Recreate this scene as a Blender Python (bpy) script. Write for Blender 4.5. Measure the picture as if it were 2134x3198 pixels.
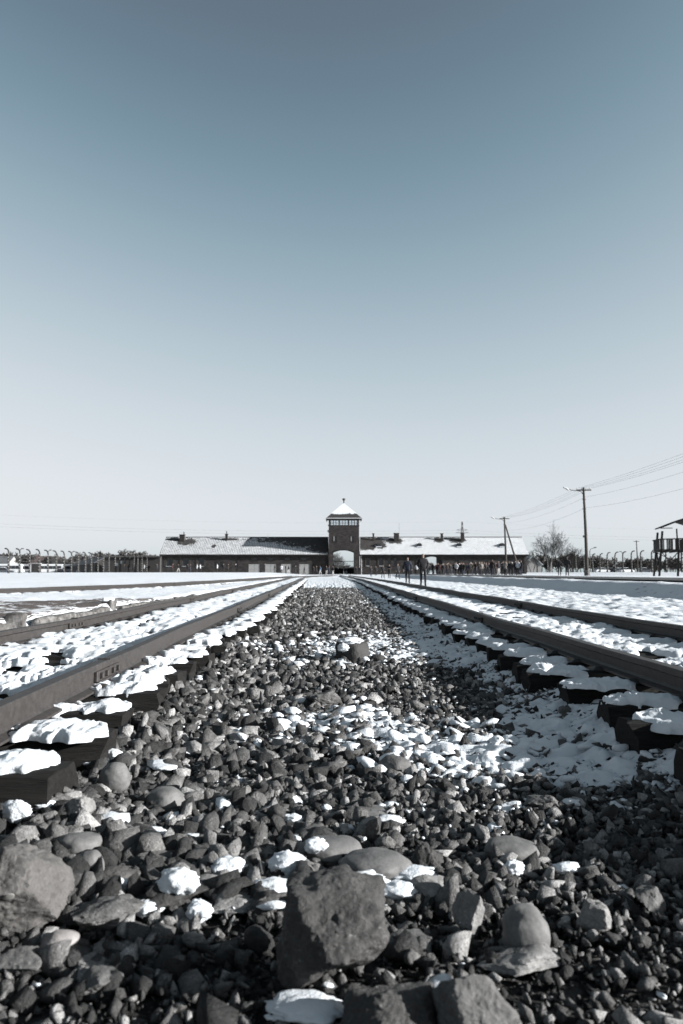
import bpy, bmesh, math, random
import numpy as np
from mathutils import Vector, Matrix, Euler

for _o in list(bpy.data.objects):
    bpy.data.objects.remove(_o, do_unlink=True)
sc = bpy.context.scene
col = sc.collection
random.seed(7)
rng = np.random.default_rng(11)
R = math.radians

# ------------------------------------------------------------------ camera
CAM_Z = 0.87
PITCH = 4.37
F = 2487.0                       # focal length in pixels of the 2134 x 3198 photograph
cam_d = bpy.data.cameras.new('camera')
cam_d.sensor_fit = 'VERTICAL'
cam_d.sensor_height = 36.0
cam_d.sensor_width = 24.0
cam_d.lens = 36.0 * F / 3198.0
cam_d.clip_start = 0.05
cam_d.clip_end = 9000.0
cam_d.dof.use_dof = True
cam_d.dof.focus_distance = 5.0
cam_d.dof.aperture_fstop = 4.5
cam = bpy.data.objects.new('camera', cam_d)
cam.location = (0, 0, CAM_Z)
cam.rotation_euler = (R(90 + PITCH), 0, 0)
col.objects.link(cam)
sc.camera = cam

# ------------------------------------------------------------------ sky, sun, exposure
SUN_ELEV, SUN_AZ = 17.5, -11.0          # azimuth counted from +X towards +Y
world = bpy.data.worlds.new('World')
sc.world = world
world.use_nodes = True
wn = world.node_tree
wn.nodes.clear()
w_out = wn.nodes.new('ShaderNodeOutputWorld')
w_bg = wn.nodes.new('ShaderNodeBackground')
w_hs = wn.nodes.new('ShaderNodeHueSaturation')
w_sky = wn.nodes.new('ShaderNodeTexSky')
w_sky.sky_type = 'NISHITA'
w_sky.sun_disc = False
w_sky.sun_elevation = R(SUN_ELEV)
w_sky.sun_rotation = R(90 - SUN_AZ)
w_sky.altitude = 0
w_sky.air_density = 0.5
w_sky.dust_density = 0.9
w_sky.ozone_density = 1.0
w_hs.inputs['Saturation'].default_value = 0.20
w_bg.inputs['Strength'].default_value = 0.073
wn.links.new(w_sky.outputs[0], w_hs.inputs['Color'])
w_tint = wn.nodes.new('ShaderNodeMix'); w_tint.data_type = 'RGBA'; w_tint.blend_type = 'MULTIPLY'
w_tint.inputs[0].default_value = 1.0
w_tint.inputs[7].default_value = (0.1385, 0.1575, 0.1575, 1.0)
w_cur = wn.nodes.new('ShaderNodeRGBCurve')                    # one tone curve for the whole sky: pale haze low down, deeper overhead
_c = w_cur.mapping.curves[3]
SKY_CURVE = [(0.0, 0.0), (0.09, 0.07), (0.18, 0.155), (0.204, 0.20), (0.224, 0.25), (0.268, 0.37), (0.336, 0.53), (0.456, 0.72), (0.66, 0.87), (1.0, 0.95)]
for _k, (_a, _b) in enumerate(SKY_CURVE):
    if _k == 0: _c.points[0].location = (_a, _b)
    elif _k == len(SKY_CURVE) - 1: _c.points[-1].location = (_a, _b)
    else: _c.points.new(_a, _b)
w_cur.mapping.update()
w_sc = wn.nodes.new('ShaderNodeMix'); w_sc.data_type = 'RGBA'; w_sc.blend_type = 'MULTIPLY'
w_sc.inputs[0].default_value = 1.0
w_sc.inputs[7].default_value = (4.02, 3.98, 4.12, 1.0)
wn.links.new(w_hs.outputs[0], w_tint.inputs[6])
wn.links.new(w_tint.outputs[2], w_cur.inputs['Color'])
wn.links.new(w_cur.outputs[0], w_sc.inputs[6])
wn.links.new(w_sc.outputs[2], w_bg.inputs['Color'])
wn.links.new(w_bg.outputs[0], w_out.inputs['Surface'])

sun_dir = Vector((math.cos(R(SUN_ELEV)) * math.cos(R(SUN_AZ)), math.cos(R(SUN_ELEV)) * math.sin(R(SUN_AZ)), math.sin(R(SUN_ELEV))))
sun_d = bpy.data.lights.new('sun', 'SUN')
sun_d.energy = 5.0
sun_d.angle = R(0.53)
sun_d.color = (1.0, 0.98, 0.955)
sun = bpy.data.objects.new('sun', sun_d)
sun.rotation_euler = (-sun_dir).to_track_quat('-Z', 'Y').to_euler()
sun.location = (30, -10, 30)
col.objects.link(sun)

sc.view_settings.view_transform = 'Standard'
sc.view_settings.look = 'None'
sc.view_settings.gamma = 1.0
sc.view_settings.exposure = 1.6
sc.view_settings.use_curve_mapping = False
sc.render.engine = 'CYCLES'
sc.cycles.max_bounces = 6
sc.cycles.diffuse_bounces = 1
sc.cycles.glossy_bounces = 2
sc.cycles.transparent_max_bounces = 8
sc.cycles.use_denoising = True
try:
    sc.cycles.denoising_input_passes = 'RGB_ALBEDO_NORMAL'
    sc.cycles.denoising_prefilter = 'ACCURATE'
except Exception:
    pass

# ------------------------------------------------------------------ photograph pixel -> place
_ct, _st = math.cos(R(PITCH)), math.sin(R(PITCH))
def ray(px, py):
    u = (px - 1067.0) / F
    v = (1599.0 - py) / F
    return u, _ct - v * _st, v * _ct + _st
def at(px, py, Y):
    """the point at distance Y that is seen at this pixel"""
    dx, dy, dz = ray(px, py)
    return Vector((dx / dy * Y, Y, CAM_Z + dz / dy * Y))
def onz(px, py, z=0.0):
    """the point at height z that is seen at this pixel"""
    dx, dy, dz = ray(px, py)
    t = (z - CAM_Z) / dz
    return Vector((dx * t, dy * t, z))

# ------------------------------------------------------------------ noise
def _h(ix, iy, iz, s):
    n = (ix.astype(np.int64) * 374761393 + iy.astype(np.int64) * 668265263 + iz.astype(np.int64) * 2147483647 + s * 974711) & 0x7fffffff
    n = (n ^ (n >> 13)) * 1274126177 & 0x7fffffff
    n = (n ^ (n >> 16)) * 362437 & 0x7fffffff
    return ((n ^ (n >> 11)) & 0xffff) / 65535.0
def noise3(x, y, z, s=0):
    x, y, z = np.broadcast_arrays(np.asarray(x, float), np.asarray(y, float), np.asarray(z, float))
    xi, yi, zi = np.floor(x), np.floor(y), np.floor(z)
    fx, fy, fz = x - xi, y - yi, z - zi
    fx, fy, fz = [f * f * (3 - 2 * f) for f in (fx, fy, fz)]
    r = 0
    for a in (0, 1):
        for b in (0, 1):
            for c in (0, 1):
                w = (fx if a else 1 - fx) * (fy if b else 1 - fy) * (fz if c else 1 - fz)
                r = r + w * _h(xi + a, yi + b, zi + c, s)
    return r * 2 - 1
def noise2(x, y, s=0):
    x, y = np.broadcast_arrays(np.asarray(x, float), np.asarray(y, float))
    xi, yi = np.floor(x), np.floor(y)
    fx, fy = x - xi, y - yi
    fx, fy = fx * fx * (3 - 2 * fx), fy * fy * (3 - 2 * fy)
    z = np.zeros_like(xi)
    return ((_h(xi, yi, z, s) * (1 - fx) + _h(xi + 1, yi, z, s) * fx) * (1 - fy) + (_h(xi, yi + 1, z, s) * (1 - fx) + _h(xi + 1, yi + 1, z, s) * fx) * fy) * 2 - 1
def fbm2(x, y, s=0, o=3):
    r, a, f = 0, 1.0, 1.0
    for k in range(o):
        r = r + a * noise2(x * f + 17.3 * k, y * f - 9.1 * k, s + k)
        a *= 0.5; f *= 2.03
    return r
def fbm3(p, f=1.0, s=0, o=3):
    r, a = 0, 1.0
    for k in range(o):
        r = r + a * noise3(p[:, 0] * f + 3.1 * k, p[:, 1] * f, p[:, 2] * f - 5.7 * k, s + k)
        a *= 0.5; f *= 2.1
    return r
def sstep(a, b, x):
    t = np.clip((np.asarray(x, float) - a) / (b - a), 0, 1)
    return t * t * (3 - 2 * t)

# ------------------------------------------------------------------ objects
def link(o, parent=None):
    col.objects.link(o)
    if parent is not None:
        o.parent = parent
    return o
def tag(o, label=None, cat=None, group=None, kind=None):
    if label: o['label'] = label
    if cat: o['category'] = cat
    if group: o['group'] = group
    if kind: o['kind'] = kind
    return o
def empty(name, loc=(0, 0, 0), rz=0.0):
    o = bpy.data.objects.new(name, None)
    o.location = loc
    o.rotation_euler = (0, 0, rz)
    o.empty_display_size = 0.2
    col.objects.link(o)
    return o
def mesh_np(name, V, Fc, smooth=False):
    """V (n,3), Fc (m,3) or (m,4) -> mesh data"""
    V = np.ascontiguousarray(V, dtype=np.float32); Fc = np.ascontiguousarray(Fc, dtype=np.int32)
    me = bpy.data.meshes.new(name)
    k = Fc.shape[1]
    me.vertices.add(len(V)); me.vertices.foreach_set('co', V.ravel())
    me.loops.add(Fc.size); me.loops.foreach_set('vertex_index', Fc.ravel())
    me.polygons.add(len(Fc)); me.polygons.foreach_set('loop_start', np.arange(0, Fc.size, k, dtype=np.int32))
    me.update(calc_edges=True)
    if smooth:
        me.polygons.foreach_set('use_smooth', np.ones(len(Fc), bool))
    me.validate(clean_customdata=False)
    return me
def obj_np(name, V, Fc, mat=None, parent=None, smooth=False):
    me = mesh_np(name, V, Fc, smooth)
    if mat: me.materials.append(mat)
    return link(bpy.data.objects.new(name, me), parent)
def copy_tree(o, parent=None):
    c = o.copy(); col.objects.link(c)
    if parent is not None: c.parent = parent
    for ch in list(o.children): copy_tree(ch, c)
    return c

class MB:
    """collects shapes, builds ONE mesh object"""
    def __init__(s):
        s.v = []; s.f = []
    def add(s, vs, fs):
        n = len(s.v); s.v += [tuple(p) for p in vs]; s.f += [tuple(i + n for i in q) for q in fs]; return s
    def box(s, c, d, rot=None):
        x, y, z = d[0] / 2, d[1] / 2, d[2] / 2
        vs = [Vector(p) for p in ((-x, -y, -z), (x, -y, -z), (x, y, -z), (-x, y, -z), (-x, -y, z), (x, -y, z), (x, y, z), (-x, y, z))]
        if rot is not None: vs = [rot @ p for p in vs]
        c = Vector(c)
        return s.add([p + c for p in vs], [(0, 3, 2, 1), (4, 5, 6, 7), (0, 1, 5, 4), (1, 2, 6, 5), (2, 3, 7, 6), (3, 0, 4, 7)])
    def bx(s, x0, x1, y0, y1, z0, z1):
        return s.box(((x0 + x1) / 2, (y0 + y1) / 2, (z0 + z1) / 2), (abs(x1 - x0), abs(y1 - y0), abs(z1 - z0)))
    def bar(s, a, b, w, h=None, up=(0, 0, 1)):
        a, b = Vector(a), Vector(b); h = h or w
        d = b - a; L = d.length
        if L < 1e-6: return s
        y = d / L; u = Vector(up)
        if abs(y.dot(u)) > 0.98: u = Vector((1, 0, 0))
        x = y.cross(u).normalized(); z = x.cross(y)
        return s.box((a + b) / 2, (w, L, h), Matrix((x, y, z)).transposed())
    def tube(s, pts, rad, n=6, cap=True):
        pts = [Vector(p) for p in pts]; m = len(pts)
        if not hasattr(rad, '__len__'): rad = [rad] * m
        rings = []; u = None
        for i, p in enumerate(pts):
            d = (pts[min(i + 1, m - 1)] - pts[max(i - 1, 0)]).normalized()
            if u is None:
                u = d.orthogonal().normalized()
            else:
                u = (u - d * u.dot(d))
                u = u.normalized() if u.length > 1e-5 else d.orthogonal().normalized()
            w = d.cross(u)
            rings.append([p + (u * math.cos(2 * math.pi * k / n) + w * math.sin(2 * math.pi * k / n)) * rad[i] for k in range(n)])
        vs = [q for r in rings for q in r]
        fs = [(i * n + k, i * n + (k + 1) % n, (i + 1) * n + (k + 1) % n, (i + 1) * n + k) for i in range(m - 1) for k in range(n)]
        if cap: fs += [tuple(range(n))[::-1], tuple((m - 1) * n + k for k in range(n))]
        return s.add(vs, fs)
    def prism(s, poly, y0, y1):
        """poly in (x, z), extruded along y"""
        n = len(poly)
        vs = [(p[0], y0, p[1]) for p in poly] + [(p[0], y1, p[1]) for p in poly]
        fs = [tuple(range(n)), tuple(range(n, 2 * n))[::-1]] + [(k, k + n, (k + 1) % n + n, (k + 1) % n) for k in range(n)]
        return s.add(vs, fs)
    def prism_x(s, poly, x0, x1):
        """poly in (y, z), extruded along x"""
        n = len(poly)
        vs = [(x0, p[0], p[1]) for p in poly] + [(x1, p[0], p[1]) for p in poly]
        fs = [tuple(range(n))[::-1], tuple(range(n, 2 * n))] + [(k, (k + 1) % n, (k + 1) % n + n, k + n) for k in range(n)]
        return s.add(vs, fs)
    def build(s, name, mat=None, parent=None, smooth=False, bevel=0.0, loc=None):
        me = bpy.data.meshes.new(name)
        me.from_pydata(s.v, [], s.f)
        bm = bmesh.new(); bm.from_mesh(me)
        bmesh.ops.recalc_face_normals(bm, faces=bm.faces)
        if bevel > 0:
            bmesh.ops.bevel(bm, geom=list(bm.edges), offset=bevel, segments=1, affect='EDGES', clamp_overlap=True)
        bm.to_mesh(me); bm.free()
        if smooth:
            me.polygons.foreach_set('use_smooth', np.ones(len(me.polygons), bool))
        if mat: me.materials.append(mat)
        o = bpy.data.objects.new(name, me)
        if loc is not None: o.location = loc
        return link(o, parent)

# ------------------------------------------------------------------ materials
def new_mat(name):
    m = bpy.data.materials.new(name); m.use_nodes = True
    nt = m.node_tree; b = nt.nodes['Principled BSDF']
    b.inputs['Specular IOR Level'].default_value = 0.25
    return m, nt, b
def nd(nt, t, **kw):
    n = nt.nodes.new(t)
    for k, v in kw.items():
        if k in n.inputs: n.inputs[k].default_value = v
        else: setattr(n, k, v)
    return n
def ramp(nt, fac, stops, interp='LINEAR'):
    r = nt.nodes.new('ShaderNodeValToRGB'); r.color_ramp.interpolation = interp
    while len(r.color_ramp.elements) < len(stops): r.color_ramp.elements.new(0.5)
    for e, (p, c) in zip(r.color_ramp.elements, stops):
        e.position = p; e.color = (c, c, c, 1) if not hasattr(c, '__len__') else (*c[:3], 1)
    nt.links.new(fac, r.inputs['Fac']); return r.outputs['Color']
def tcoord(nt, which='Object'):
    return nt.nodes.new('ShaderNodeTexCoord').outputs[which]
def wpos(nt):
    return nt.nodes.new('ShaderNodeNewGeometry').outputs['Position']
def tnoise(nt, vec, scale, detail=4, rough=0.55, out='Fac'):
    n = nd(nt, 'ShaderNodeTexNoise', Scale=scale, Detail=detail, Roughness=rough)
    nt.links.new(vec, n.inputs['Vector']); return n.outputs[out]
def mixc(nt, fac, a, b, mode='MIX'):
    m = nt.nodes.new('ShaderNodeMix'); m.data_type = 'RGBA'; m.blend_type = mode
    def put(sock, v):
        if hasattr(v, 'is_output'): nt.links.new(v, sock)
        elif hasattr(v, '__len__'): sock.default_value = (*v[:3], 1)
        else: sock.default_value = v
    put(m.inputs[0], fac); put(m.inputs[6], a); put(m.inputs[7], b)
    return m.outputs[2]
def mth(nt, op, a, b=0.0, clamp=False):
    m = nt.nodes.new('ShaderNodeMath'); m.operation = op; m.use_clamp = clamp
    for i, v in enumerate((a, b)):
        if hasattr(v, 'is_output'): nt.links.new(v, m.inputs[i])
        else: m.inputs[i].default_value = v
    return m.outputs[0]
def bump(nt, b, height, strength=0.5, dist=0.01):
    n = nd(nt, 'ShaderNodeBump', Strength=strength, Distance=dist)
    nt.links.new(height, n.inputs['Height']); nt.links.new(n.outputs[0], b.inputs['Normal'])
def simple(name, c, rough=0.7, var=0.25, scale=8.0, bmp=0.0, bscale=None, spec=0.25, metal=0.0):
    m, nt, b = new_mat(name)
    v = tcoord(nt)
    n = tnoise(nt, v, scale, 5, 0.6)
    lo = tuple(x * (1 - var) for x in c); hi = tuple(min(1, x * (1 + var)) for x in c)
    nt.links.new(ramp(nt, n, [(0.25, lo), (0.75, hi)]), b.inputs['Base Color'])
    b.inputs['Roughness'].default_value = rough
    b.inputs['Specular IOR Level'].default_value = spec
    b.inputs['Metallic'].default_value = metal
    if bmp: bump(nt, b, tnoise(nt, v, bscale or scale * 4, 4), bmp, 0.02)
    return m

def snow_mat():
    m, nt, b = new_mat('snow')
    v = wpos(nt)
    c = ramp(nt, tnoise(nt, v, 6.0, 6, .65), [(0.25, (0.43, 0.465, 0.50)), (0.75, (0.54, 0.565, 0.585))])
    nt.links.new(c, b.inputs['Base Color'])
    b.inputs['Roughness'].default_value = 0.65
    b.inputs['Specular IOR Level'].default_value = 0.15
    h = mth(nt, 'ADD', tnoise(nt, v, 140, 4), mth(nt, 'MULTIPLY', tnoise(nt, v, 38, 3), 2.0))
    bump(nt, b, h, 0.55, 0.004)
    return m
def stone_mat(name='stone'):
    m, nt, b = new_mat(name)
    g = nt.nodes.new('ShaderNodeNewGeometry'); oi = nt.nodes.new('ShaderNodeObjectInfo')
    rnd = mth(nt, 'FRACT', mth(nt, 'ADD', g.outputs['Random Per Island'], oi.outputs['Random']))
    base = ramp(nt, rnd, [(0.0, (.015, .015, .015)), (0.3, (.034, .034, .034)), (0.55, (.063, .0625, .062)), (0.70, (.112, .110, .108)), (0.85, (.175, .173, .171)), (1.0, (.30, .298, .295))])
    v = g.outputs['Position']
    mot = ramp(nt, tnoise(nt, v, 38, 7, 0.7), [(0.28, 0.45), (0.5, 0.95), (0.75, 1.6)])
    speck = ramp(nt, tnoise(nt, v, 230, 4, 0.65), [(0.35, 0.7), (0.55, 1.0), (0.72, 1.8)])
    nt.links.new(mixc(nt, 1.0, mixc(nt, 1.0, base, mot, 'MULTIPLY'), speck, 'MULTIPLY'), b.inputs['Base Color'])
    b.inputs['Roughness'].default_value = 0.72
    h = mth(nt, 'ADD', tnoise(nt, v, 110, 7, 0.7), mth(nt, 'MULTIPLY', tnoise(nt, v, 34, 5, .65), 1.6))
    bump(nt, b, h, 0.9, 0.012)
    return m
def boulder_mat(name, c, speck=0.0, crack=0.5, rough=0.8, grain=1.0):
    """one single stone's own look: mottled, grainy, with pale lichen-like specks"""
    m, nt, b = new_mat(name)
    v = tcoord(nt)
    mot = ramp(nt, tnoise(nt, v, 9, 7, 0.65), [(0.25, 0.55), (0.5, 0.95), (0.8, 1.35)])
    cc = mixc(nt, 1.0, c, mot, 'MULTIPLY')
    fine = ramp(nt, tnoise(nt, v, 120, 5, 0.7), [(0.3, 0.7), (0.7, 1.25)])
    cc = mixc(nt, grain, cc, mixc(nt, 1.0, cc, fine, 'MULTIPLY'))
    if speck:
        s = ramp(nt, tnoise(nt, v, 70, 6, 0.7), [(0.60, 0.0), (0.70, 1.0)])
        s = mth(nt, 'MULTIPLY', s, ramp(nt, tnoise(nt, v, 11, 4, 0.6), [(0.40, 0.15), (0.62, 1.0)]))
        cc = mixc(nt, mth(nt, 'MULTIPLY', s, speck), cc, (0.30, 0.30, 0.295))
    nt.links.new(cc, b.inputs['Base Color'])
    b.inputs['Roughness'].default_value = rough
    h = mth(nt, 'ADD', tnoise(nt, v, 60, 7, 0.7), mth(nt, 'MULTIPLY', tnoise(nt, v, 14, 5), 2.0))
    bump(nt, b, h, crack, 0.012)
    return m
M = {}
M['snow'] = snow_mat()
M['stone'] = stone_mat()
# ================================================================== the lie of the land
RAIL_TOP, SLEEPER_TOP, CRIB = 0.35, 0.212, 0.065
def catmull(y, ys, xs):
    """smooth curve x(y) through the given points"""
    ys = np.asarray(ys, float); xs = np.asarray(xs, float)
    m = np.gradient(xs, ys)
    y = np.asarray(y, float)
    i = np.clip(np.searchsorted(ys, y) - 1, 0, len(ys) - 2)
    h = ys[i + 1] - ys[i]; t = np.clip((y - ys[i]) / h, -0.5, 1.5)
    return ((2 * t**3 - 3 * t**2 + 1) * xs[i] + (t**3 - 2 * t**2 + t) * h * m[i] + (-2 * t**3 + 3 * t**2) * xs[i + 1] + (t**3 - t**2) * h * m[i + 1])
def cl_left(y):
    y = np.asarray(y, float)
    a = -2.03 - 0.033 * y
    return a + (0.45 - a) * sstep(100, 168, y)
def cl_right(y):
    y = np.asarray(y, float)
    return 2.57 + (0.45 - 2.57) * sstep(45, 168, y)
def cl_third(y):
    return catmull(y, [8, 15, 25, 35, 52, 92, 118, 140], [-17.5, -14.6, -11.45, -9.35, -8.45, -8.0, -6.9, -4.2])
def rise(y):
    return 0.10 * sstep(60, 160, y)

def corridor(x, y):
    """1 inside the track bed, 0 outside"""
    l = cl_left(y) - 1.45; r = cl_right(y) + 1.45
    return sstep(0.0, 0.35, np.minimum(x - l, r - x)) * (1 - sstep(120, 135, y))
def bed_h(x, y):
    dl = np.abs(x - cl_left(y)); dr = np.abs(x - cl_right(y))
    t = np.maximum(1 - sstep(1.12, 1.5, dl), 1 - sstep(1.12, 1.55, dr))
    mid = 0.07 * sstep(35, 70, y) - 0.01
    z = mid + (CRIB - mid) * t
    z = z + 0.014 * fbm2(x * 1.6, y * 1.6, 3, 2)
    z = np.where(x < cl_left(y) - 1.1, np.maximum(z, CRIB), z)
    return z + rise(y) * 1.6
def ground_h(x, y):
    x, y = np.broadcast_arrays(np.asarray(x, float), np.asarray(y, float))
    # left side: hollow beside the track, kerb, old platform, field rising to the fence
    l = 0.07 + 0.19 * sstep(-4.42, -4.60, x)
    l = l + 0.12 * sstep(-10, -22, x) + (0.30 + 0.22 * sstep(-8, -16, x)) * sstep(55, 150, y) * sstep(-4, -7, x)
    d3 = np.abs(x - cl_third(np.clip(y, 8, 140)))
    l = l + (0.10 - l) * (1 - sstep(1.3, 2.2, d3)) * (y < 120)
    # right side: snow field, bank, road shelf, field with the watchtower, fence
    r = 0.16 + 0.42 * sstep(8.5, 9.75, x) - 0.15 * sstep(27, 36, x) + 0.5 * sstep(38, 50, x)
    z = np.where(x < 0, l, r)
    far = sstep(115, 160, y)
    flat = 0.50 + 0.45 * sstep(-6, -16, x) + 0.15 * sstep(6, 14, x) + 0.35 * sstep(40, 52, x)
    z = z + (flat - z) * far
    z = z + sstep(180, 320, y) * (0.9 - flat)
    n = 0.030 * fbm2(x * 0.8, y * 0.8, 21, 2) + 0.022 * noise2(x * 3.6, y * 2.6, 5) + 0.013 * noise2(x * 8.5, y * 6.5, 6)
    bank = sstep(8.3, 8.6, x) * (1 - sstep(9.4, 9.8, x))
    return z + n * (1 - sstep(60, 130, y)) * (1 - 0.6 * bank) * np.where((x > 10.2) & (x < 17), 0.3, 1)

# ------------------------------------------------------------------ ground sheet
def ground_mat():
    m, nt, b = new_mat('snow_ground')
    v = wpos(nt)
    c = ramp(nt, tnoise(nt, v, 0.7, 5), [(0.2, (0.45, 0.48, 0.515)), (0.8, (0.545, 0.57, 0.595))])
    mp = nd(nt, 'ShaderNodeMapping'); mp.inputs['Scale'].default_value = (1.0, 0.55, 1.0); nt.links.new(v, mp.inputs['Vector'])
    tuft = mth(nt, 'MULTIPLY', ramp(nt, tnoise(nt, mp.outputs[0], 5.0, 6, 0.7), [(0.60, 0.0), (0.66, 1.0)]), ramp(nt, tnoise(nt, v, 0.22, 3), [(0.46, 0.0), (0.60, 1.0)]))
    dirt = ramp(nt, tnoise(nt, v, 30, 4), [(0.3, (0.05, 0.045, 0.04)), (0.7, (0.16, 0.14, 0.12))])
    nt.links.new(mixc(nt, tuft, c, dirt), b.inputs['Base Color'])
    b.inputs['Roughness'].default_value = 0.7; b.inputs['Specular IOR Level'].default_value = 0.12
    bump(nt, b, mth(nt, 'ADD', tnoise(nt, v, 9, 5, 0.6), mth(nt, 'MULTIPLY', tnoise(nt, v, 40, 4), .35)), 0.6, 0.05)
    return m
M['ground'] = ground_mat()
gx = np.unique(np.concatenate([-np.geomspace(150, 4000, 14), np.arange(-150, -24, 6.0), np.arange(-24, -9, 0.5), np.arange(-9, -3, 0.13), np.arange(-3, 4, 0.35), np.arange(4, 10.5, 0.085), np.arange(10.5, 18, 0.4), np.arange(18, 60, 2.0), np.arange(60, 150, 6.0), np.geomspace(150, 4000, 14)]))
gy = np.unique(np.concatenate([np.array([-400, -100, -30, -10, -4, -1, 0.0, 0.6]), np.geomspace(1.0, 130, 270), np.arange(132, 200, 2.5), np.arange(205, 340, 8.0), np.geomspace(340, 6000, 16)]))
GX, GY = np.meshgrid(gx, gy)
GZ = ground_h(GX, GY) - 0.40 * corridor(GX, GY)
def grid_faces(nr, nc):
    i = np.arange(nr - 1)[:, None] * nc + np.arange(nc - 1)[None, :]
    return np.stack([i, i + 1, i + nc + 1, i + nc], -1).reshape(-1, 4)
ground = tag(obj_np('ground', np.stack([GX, GY, GZ], -1).reshape(-1, 3), grid_faces(len(gy), len(gx)), M['ground'], None, True), kind='structure')

# ------------------------------------------------------------------ ballast bed under the tracks
def bed_mat():
    m, nt, b = new_mat('gravel_bed')
    v = wpos(nt)
    vo = nd(nt, 'ShaderNodeTexVoronoi', Scale=34.0); nt.links.new(v, vo.inputs['Vector'])
    g = ramp(nt, vo.outputs['Color'], [(0.1, (0.008, 0.008, 0.008)), (0.6, (0.032, 0.031, 0.0305)), (0.95, (0.08, 0.078, 0.0765))])
    fine = ramp(nt, tnoise(nt, v, 260, 4, .7), [(0.35, 0.45), (0.7, 1.5)])
    g = mixc(nt, 1.0, g, fine, 'MULTIPLY')
    sep = nt.nodes.new('ShaderNodeSeparateXYZ'); nt.links.new(v, sep.inputs[0])
    cover = mth(nt, 'ADD', tnoise(nt, v, 1.1, 7, 0.72), mth(nt, 'MULTIPLY', mth(nt, 'SUBTRACT', sep.outputs['Y'], 52.0), 0.012, False))
    sn = ramp(nt, cover, [(0.52, 0.0), (0.60, 1.0)])
    far = ramp(nt, mth(nt, 'MULTIPLY', mth(nt, 'SUBTRACT', sep.outputs['Y'], 24.0), 0.08, True), [(0.0, 0.0), (1.0, 1.0)])
    nt.links.new(mixc(nt, mth(nt, 'MULTIPLY', sn, far), g, (0.50, 0.525, 0.55)), b.inputs['Base Color'])
    b.inputs['Roughness'].default_value = 0.85; b.inputs['Specular IOR Level'].default_value = 0.1
    hgt = mth(nt, 'SUBTRACT', tnoise(nt, v, 120, 5, .7), mth(nt, 'MULTIPLY', vo.outputs['Distance'], 1.5))
    bump(nt, b, hgt, 0.9, 0.012)
    return m
M['bed'] = bed_mat()
by = np.concatenate([[-3.0, 0.0, 0.6], np.geomspace(1.0, 138, 320)])
bu = np.linspace(0, 1, 110)
BY = np.repeat(by[:, None], len(bu), 1)
BX = (cl_left(BY) - 1.75) + bu[None, :] * ((cl_right(BY) + 1.75) - (cl_left(BY) - 1.75))
BZ = bed_h(BX, BY)
edge = np.minimum(BX - (cl_left(BY) - 1.75), cl_right(BY) + 1.75 - BX)
BZ = BZ + (ground_h(BX, BY) - 0.02 - BZ) * (1 - sstep(0.0, 0.4, edge))
BZ = BZ - 0.2 * sstep(128, 136, BY)
ballast_bed = tag(obj_np('ballast_bed', np.stack([BX, BY, BZ], -1).reshape(-1, 3), grid_faces(len(by), len(bu)), M['bed'], None, True), kind='structure')

# ================================================================== rails and sleepers
def rail_mat():
    m, nt, b = new_mat('rail_steel')
    v = tcoord(nt)
    c = ramp(nt, tnoise(nt, v, 22, 7, 0.7), [(0.25, (0.012, 0.0110, 0.0106)), (0.5, (0.026, 0.0235, 0.0225)), (0.8, (0.048, 0.0435, 0.042))])
    fl = ramp(nt, tnoise(nt, v, 160, 4, 0.6), [(0.35, 0.65), (0.7, 1.2)])
    nt.links.new(mixc(nt, 1.0, c, fl, 'MULTIPLY'), b.inputs['Base Color'])
    b.inputs['Roughness'].default_value = 0.62; b.inputs['Specular IOR Level'].default_value = 0.35
    bump(nt, b, tnoise(nt, v, 180, 5, .65), 0.35, 0.003)
    return m
def sleeper_mat():
    m, nt, b = new_mat('tarred_timber')
    v = tcoord(nt)
    mp = nd(nt, 'ShaderNodeMapping'); mp.inputs['Scale'].default_value = (1.2, 22, 22); nt.links.new(v, mp.inputs['Vector'])
    c = ramp(nt, tnoise(nt, mp.outputs[0], 3.0, 6, 0.7), [(0.25, (0.004, 0.004, 0.004)), (0.6, (0.013, 0.0125, 0.012)), (0.85, (0.036, 0.034, 0.033))])
    nt.links.new(c, b.inputs['Base Color'])
    b.inputs['Roughness'].default_value = 0.85; b.inputs['Specular IOR Level'].default_value = 0.12
    bump(nt, b, tnoise(nt, mp.outputs[0], 4.0, 6, .7), 0.9, 0.012)
    return m
M['rail'] = rail_mat(); M['sleeper'] = sleeper_mat()
M['iron'] = simple('rusted_iron', (0.035, 0.03, 0.028), 0.7, 0.4, 30, 0.3)
PROFILE = [(-.031, 0.0), (.031, 0.0), (.035, -.006), (.034, -.036), (.010, -.047), (.008, -.102), (.020, -.116), (.062, -.127), (.062, -.138), (-.062, -.138), (-.062, -.127), (-.020, -.116), (-.008, -.102), (-.010, -.047), (-.034, -.036), (-.035, -.006)]
def heading(cl, y):
    dx = float(cl(y + 0.05) - cl(y - 0.05)) / 0.1
    return math.atan2(-dx, 1.0)              # rotation about z that turns +Y onto the track
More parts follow.
